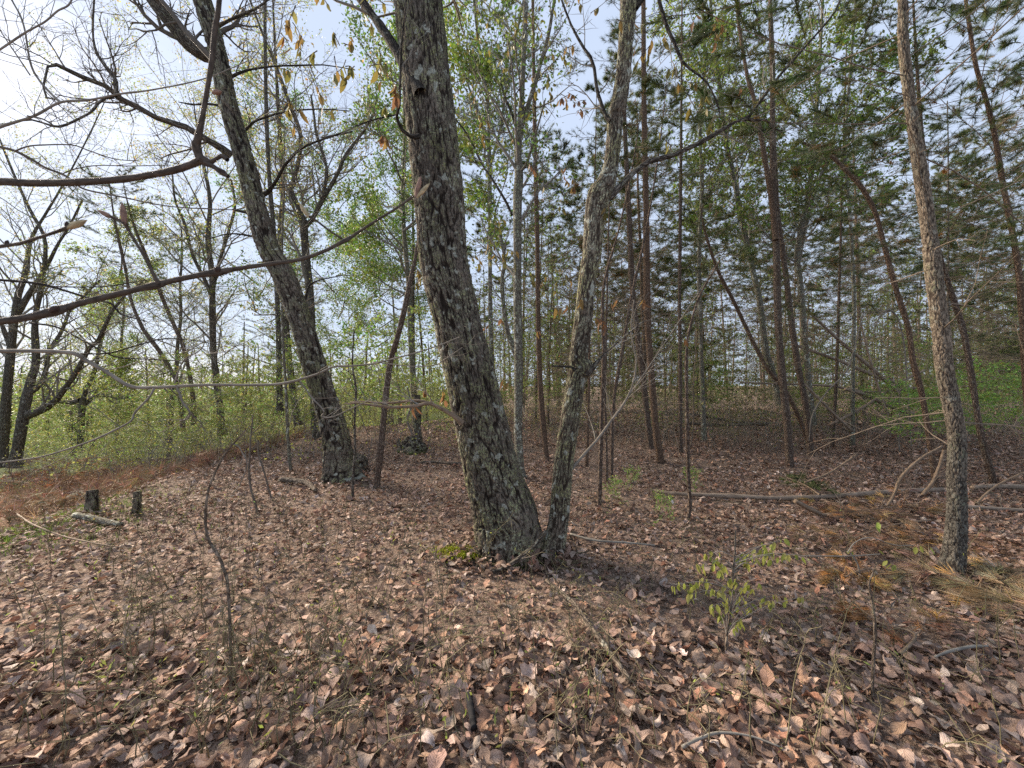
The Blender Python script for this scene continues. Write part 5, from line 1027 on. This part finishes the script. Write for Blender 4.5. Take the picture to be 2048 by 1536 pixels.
# uprooted snag with mossy root mass
def snag():
    b = G(835, 905); Y = b[1]; root = thing('uprooted_snag', 'dark broken snag standing on its upturned root mass behind the thickest trunk', 'snag', b)
    A, r = limb([(842, 905, 12), (838, 880, 14), (835, 850, 13), (836, 820, 13), (834, 790, 12)], Y); part('trunk', hero_trunk('trunk', A, r, 40, 60, M_oak, b, (.03, .03, .08), .02, lump=.2), root)
    me = hero_trunk('root_mass', np.array([(b[0] - .12, b[1], b[2] - .1), (b[0] - .1, b[1], b[2] + .15), (b[0] - .08, b[1], b[2] + .3), (b[0] - .06, b[1], b[2] + .36)]), [.34, .28, .16, .02], 50, 40, M_oak, b, (.06, .06, .06), .06, lump=.4)
    part('root_mass', me, root)
    A, r = limb([(825, 870, 4), (815, 840, 4), (822, 810, 3), (815, 775, 3)], Y); part('side_shoot', Tubes().add(A, r, 5).mesh('side_shoot', M_pale, b), root)
snag()

for lab, pts, Y in (('bare fallen branch slanting down from the long thin fallen trunk toward the rusty boughs', [(1590, 1002, 9), (1640, 1028, 9), (1690, 1052, 8), (1735, 1078, 6)], 4.3), ('curved dead limb propped on the long fallen trunk, bending toward the stout pine', [(1775, 1012, 5), (1790, 985, 5), (1802, 955, 6), (1840, 918, 5), (1885, 892, 4)], 4.4),
                    ('second curved limb propped close behind the stout pine', [(1845, 990, 6), (1865, 965, 6), (1880, 930, 6), (1888, 900, 5)], 4.6), ('thin dead branch on the litter in front of the slanting pine', [(1610, 965, 4), (1660, 945, 4), (1715, 908, 4)], 5.3),
                    ('thin grey branch crossing above the upper fallen trunk at the right edge', [(1950, 1012, 4), (1975, 985, 4), (2010, 962, 4), (2060, 940, 3)], 4.9)):
    log(lab, pts, M_brownwood, 'fallen_branch', 'branch', Y=Y, ground=False, tw=(5, .35, 1), part_name='stem')
# ---- dead pine boughs with straw-coloured needles
def bough(label, pts, base, n=10, k=40, ln=.13, wd=.0025, Lb=.45, lift=.05, name='fallen_pine_bough'):
    P = np.array([G(x, y) + np.array([0, 0, lift + i * .01]) for i, (x, y) in enumerate(pts)]); P, R = resamp(P, np.full(len(P), .008), 16); b = P[0].copy(); root = thing(name, label, 'pine bough', b)
    tb, tf = Tubes(), []; tb.add(P, np.linspace(.01, .004, 16), 6)
    for j in range(n):
        p, d, _ = along(P, R, .1 + .9 * j / n); a = d.cross(Vector((0, 0, 1))).normalized() * random.choice((-1, 1))
        pine_branch(tb, tf, p, d * .7 + a * U(.3, 1) + Vector((0, 0, U(-.1, .12))), Lb * U(.6, 1.2), .004, sec=5, droop=-.03, dens=2)
    tf = [(Vector((p.x, p.y, max(p.z, float(hgt(p.x, p.y)) + U(.02, .05)))), Vector((d.x, d.y, d.z * .1 - .12))) for p, d in tf]
    part('stems', tb.mesh('stems', M_brownwood, b), root); part('needles', cards_mesh('needles', [tuft_cards(tf, k // 2, ln, wd * 1.2, base, .0, .35), tuft_cards(tf[::2], k // 2, ln * .7, wd * 1.2, tuple(c * .6 for c in base), .0, .9)], M_drygrass, b), root)
STRAW, RUST = (.36, .27, .165), (.25, .165, .11)
bough('straw-coloured dead pine bough lying at the right edge beside the foot of the stout pine', [(2130, 1290), (2060, 1240), (1990, 1200), (1935, 1180)], STRAW, 16, 60, .17, .003, .45)
bough('rust-brown dead pine bough nearest the foot of the stout pine on its left', [(1860, 1050), (1800, 1060), (1740, 1080), (1700, 1100)], RUST, 16, 40, .12, .003, .5)
bough('rust-brown pine bough lying behind the nearest one, towards the long fallen trunk', [(1650, 1010), (1700, 1030), (1760, 1030), (1830, 1020)], RUST, 16, 40, .12, .003, .5)
bough('small tan pine sprig on the leaves left of the stout pine', [(1740, 1150), (1710, 1160), (1690, 1175)], (.33, .20, .09), 5, 40, .11, .0025, .22)
bough('thin brown needle sprig on the leaves in the right foreground', [(1800, 1330), (1830, 1290), (1760, 1270), (1740, 1250)], (.30, .17, .08), 4, 30, .11, .0025, .22)
bough('green pine sprig resting on the long thin fallen trunk', [(1640, 1010), (1610, 990), (1575, 975)], (.075, .10, .035), 9, 34, .10, .003, .3, lift=.12, name='green_pine_sprig')
for i, (pts, lb) in enumerate(((((40, 960), (90, 950), (150, 955)), 'rusty fallen bough at the far left, nearest the left edge'), (((-60, 985), (0, 975), (60, 985)), 'rusty fallen bough cut by the left edge'), (((120, 935), (180, 930), (240, 935)), 'rusty fallen bough beside the open path at the left'),
                               (((60, 1000), (110, 990), (160, 985)), 'rusty fallen bough just behind the cut stumps'), (((0, 940), (50, 930), (100, 935)), 'rusty fallen bough farthest back below the grey trunks at the left'))):
    bough(lb, pts, (.36, .20, .11), 20, 30, .15, .007, .9, lift=.2)

# ---- moss beside the thickest trunk
def moss():
    c = G(925, 1112); n = 2600; p = rng.normal(size=(n, 2)) * np.array([.085, .06]) + c[:2] + np.array([-.02, 0]); z = hgt(p[:, 0], p[:, 1]) + .028
    q = np.stack([p[:, 0], p[:, 1], z + .012 * vnoise(np.stack([p[:, 0], p[:, 1], p[:, 0] * 0], 1) * 30)], 1)
    V, T, C = leaf_cards(q, rng.normal(0, .5, (n, 3)) + np.array([0, 0, 1.]), rng.uniform(.012, .026, n), .25, colour(n, (.23, .25, .03), .3, .1))
    return tag(link('moss_patch', cards_mesh('moss_patch', [(V, T, C)], M_leaf)), kind='stuff')
moss()

# ================================================================== SEEDLINGS, BRIARS, TWIGS ON THE FLOOR
def seedling(h, n, lv, col, lm=None):
    root = thing('seedling', 'seedling', 'seedling', (0, 0, -50)); tb = Tubes(); P = catmull([(0, 0, -.02), (U(-.02, .02), 0, h * .5), (U(-.04, .04), U(-.03, .03), h)], 6)
    tb.add(P, np.linspace(.0022, .001, 6), 4); part('stem', tb.mesh('stem', M_stem), root)
    pos, d = [], []
    for i in range(n): pos.append(P[min(5, 2 + i % 4)]); a = U(0, 6.28); d.append((math.cos(a) * .6, math.sin(a) * .6, U(.3, 1.2)))
    V = leaf_cards(np.array(pos), np.array(d), rng.uniform(lv * .7, lv * 1.2, n), .15, colour(n, col, .15, .08)); part('leaves', cards_mesh('leaves', [V], M_leaf), root)
    return root
SE = [seedling(U(.08, .2), random.randint(3, 6), U(.02, .034), c) for c in ((.23, .27, .07), (.27, .28, .09), (.20, .25, .06), (.27, .27, .08), (.22, .26, .08), (.18, .22, .06))]
for i in range(62):
    px, py = (U(0, 1150), 1536 - 480 * U(0, 1) ** 1.25) if i < 48 else (U(1150, 2048), U(1130, 1536))
    g = G(px, py)
    if math.hypot(g[0] + .05, g[1] - 3.5) < .45: continue
    put(SE[i % 6], g[0], g[1], U(.7, 1.25), 'tiny yellow-green seedling sprouting through the dead leaves of the foreground', 'tiny seedlings on the leaf litter', z=g[2])
def briars():
    tb, L_ = Tubes(), []
    pos, dr = [], []
    for i in range(420):
        px, py = (random.gauss(560, 330), 1536 - 520 * U(0, 1) ** .9) if i < 340 else (U(1100, 2048), U(1080, 1536))
        g = G(min(max(px, -100), 2150), py); h = U(.12, .42) * (1 if i % 3 else 1.25); a = U(0, 6.28); l = U(.02, .3)
        p2 = (g[0] + l * math.cos(a) * .4 + U(-.03, .03), g[1] + l * math.sin(a) * .4, g[2] + h * .6); p3 = (g[0] + l * math.cos(a), g[1] + l * math.sin(a), g[2] + h * U(.75, 1.))
        P = catmull([(g[0], g[1], g[2] - .02), p2, p3], 8) + rng.normal(0, .005, (8, 3)); tb.add(P, np.linspace(.0031, .0014, 8), 3)
        for k in range(random.randint(3, 7)):
            j = random.randint(3, 7); q = P[j] + rng.normal(0, .06, 3); tb.add([P[j], (P[j] + q) / 2 + rng.normal(0, .01, 3), q], [.0017, .0013, .001], 3)
            if random.random() < .3: pos.append(q); dr.append(rng.normal(size=3) + np.array([0, 0, .8]))
    for i in range(420):                       # dropped twigs lying on the leaves
        y = U(.7, 7); x = U(-1.3, 1.3) * y; 
        if -4.7 - .1 * max(y - 3, 0) > x: continue
        a = U(0, 6.28); l = U(.08, .45); c, s = math.cos(a), math.sin(a)
        P = [(x + c * l * t + random.gauss(0, .01), y + s * l * t + random.gauss(0, .01), float(hgt(x + c * l * t, y + s * l * t)) + U(.035, .06)) for t in (0, .33, .66, 1)]
        tb.add(P, np.linspace(U(.0018, .004), .001, 4), 4)
    n = len(pos); L_.append(leaf_cards(np.array(pos), np.array(dr), rng.uniform(.014, .03, n), .15, colour(n, (.22, .25, .06), .25, .1)))
    tag(link('briar_stems', tb.mesh('briar_stems', M_stem)), kind='stuff'); tag(link('briar_leaves', cards_mesh('briar_leaves', L_, M_leaf)), kind='stuff')
briars()
def brush():
    """leafless knee-high brush and fallen twigs that cover the floor of the stand and the slope at the left"""
    tb, L_, pos, dr = Tubes(), [], [], []
    for i in range(3300):
        if i < 2200: y = 9 + 13 * U(0, 1); x = U(-.1, 1.36) * y
        elif i < 2900: y = 7.2 + 10 * U(0, 1); x = U(-1.0, -.0) * y
        else: y = U(7, 15); x = -5.3 - .1 * max(y - 3, 0) - U(.5, 9)
        z = float(hgt(x, y)); h = U(.2, 1.3) * (1 if y > 8 else .6); a = U(0, 6.28); l = U(.1, .6) * h
        P = [(x, y, z - .02), (x + l * .3 * math.cos(a) + U(-.08, .08), y + l * .3 * math.sin(a), z + h * .5), (x + l * math.cos(a), y + l * math.sin(a), z + h)]
        tb.add(P, [.005, .0035, .002], 3)
        for k in range(2):
            q = np.array(P[1]) * (1 - k * .5) + np.array(P[2]) * k * .5; e = q + rng.normal(0, .17, 3) + np.array([0, 0, .08]); tb.add([q, (q + e) / 2 + rng.normal(0, .02, 3), e], [.003, .002, .0014], 3)
            if random.random() < (.6 if x > -2 else .4): pos += [e, q]; dr += [rng.normal(size=3), rng.normal(size=3)]
            if x < -2 and random.random() < .12: pos += [e + rng.normal(0, .06, 3), q + rng.normal(0, .06, 3), q + rng.normal(0, .1, 3)]; dr += list(rng.normal(size=(3, 3)))
    pos = np.array(pos); n = len(pos); col = np.where(pos[:, :1] < -1, np.array([[.30, .31, .075]]), np.array([[.17, .20, .06]])) * np.exp(rng.normal(0, .25, (n, 1)))
    L_.append(leaf_cards(pos, np.array(dr), rng.uniform(.03, .07, n), .34, col))
    tag(link('brush_stems', tb.mesh('brush_stems', M_twig_grey)), kind='stuff'); tag(link('brush_leaves', cards_mesh('brush_leaves', L_, M_leaf)), kind='stuff')
brush()
def grass():
    n = 5000; c = G(10, 1090); p = rng.normal(size=(n, 2)) * np.array([.9, .8]) + c[:2] + np.array([-1.0, .35]); z = hgt(p[:, 0], p[:, 1])
    V = needle_cards(np.stack([p[:, 0], p[:, 1], z], 1), np.tile([0, 0, 1.], (n, 1)), 3, .07, .005, colour(n, (.13, .19, .035), .3, .1), .6, .0)
    tag(link('grass', cards_mesh('grass', [V], M_leaf)), kind='stuff')
grass()

# ---- each scattered plant is told apart by where it stands
ZONES = ((170, 'behind the grey trunks at the left edge'), (420, 'in the left hollow'), (560, 'left of the leaning oak'), (700, 'directly behind the leaning oak'), (850, 'between leaning oak and thickest trunk'), (1030, 'directly behind the thickest trunk'), (1180, 'behind the narrow oak stem'),
         (1330, 'around the orange-tinted pine'), (1440, 'around the crooked dark pole'), (1540, 'left of the forked pine'), (1650, 'behind the forked pine'), (1780, 'behind the tangle of logs'), (1900, 'behind the stout pine'), (9999, 'right of the stout pine'))
KIND = {'slim green saplings in the stand': 'slim sapling with sparse pale leaves', 'leafy bushes along the litter edge': 'spreading yellow-green bush at the litter edge', 'green bushes under the pines': 'leafy green bush in the pine stand', 'pines in the dense stand behind': 'thin straight pine', 'dead poles among the pines': 'bare twiggy dead pole', 'young pines under the stand': 'low-boughed young pine', 'green broadleaf trees in the background': 'green broadleaf tree', 'budding trees in the left background': 'yellow-budded tree',
        'green trees in the left background': 'fresh green tree', 'pines in the left background': 'thin dark pine', 'leafy bushes in the left hollow': 'yellow-green bush', 'leafy bushes behind the oaks': 'leafy green bush', 'low twiggy bushes': 'low bush with tiny yellowish leaves', 'twiggy bushes under the pines': 'low twiggy bush in the pine stand'}
ORD = ('second', 'third', 'fourth', 'fifth', 'sixth', 'seventh', 'eighth', 'ninth', 'tenth', 'eleventh', 'twelfth', 'thirteenth', 'fourteenth', 'fifteenth', 'sixteenth', 'seventeenth', 'eighteenth', 'nineteenth', 'twentieth')
cells = {}
for o, lb, gr, x, y in SCAT:
    px = 1024 + F * x / y; zn = next(t for m, t in ZONES if px < m); bd = 'nearer' if y < 13 else ('farther' if y < 18 else 'farthest')
    cells.setdefault((gr, zn, bd), []).append((px, o))
for (gr, zn, bd), L_ in cells.items():
    L_.sort(key=lambda t: t[0]); n = len(L_); kd = KIND.get(gr, 'plant')
    for i, (px, o) in enumerate(L_):
        pre = '' if n == 1 else ('leftmost ' if i == 0 else 'rightmost ' if i == n - 1 else ORD[min(i - 1, 18)] + '-from-left ')
        o['label'] = (pre + bd + ' ' + kd + ' ' + zn)


def dry_bracken():
    n = 3600; y = rng.uniform(5.5, 16, n); x = -5.1 - .1 * np.maximum(y - 3, 0) - rng.uniform(0, 1, n) ** 1.4 * 7
    P = np.stack([x, y, x * 0], 1); k = vnoise(P * .9, 91) > .38; x, y = x[k], y[k]; z = hgt(x, y); n = len(x)
    p = np.stack([x, y, z + rng.uniform(.02, .28, n)], 1); d = rng.normal(0, .7, (n, 3)) + np.array([0, 0, .35])
    V = needle_cards(p, d, 8, .22, .012, colour(n, (.25, .165, .105), .35, .12), .8, .1)
    tag(link('dry_bracken', cards_mesh('dry_bracken', [V], M_drygrass)), kind='stuff')
dry_bracken()
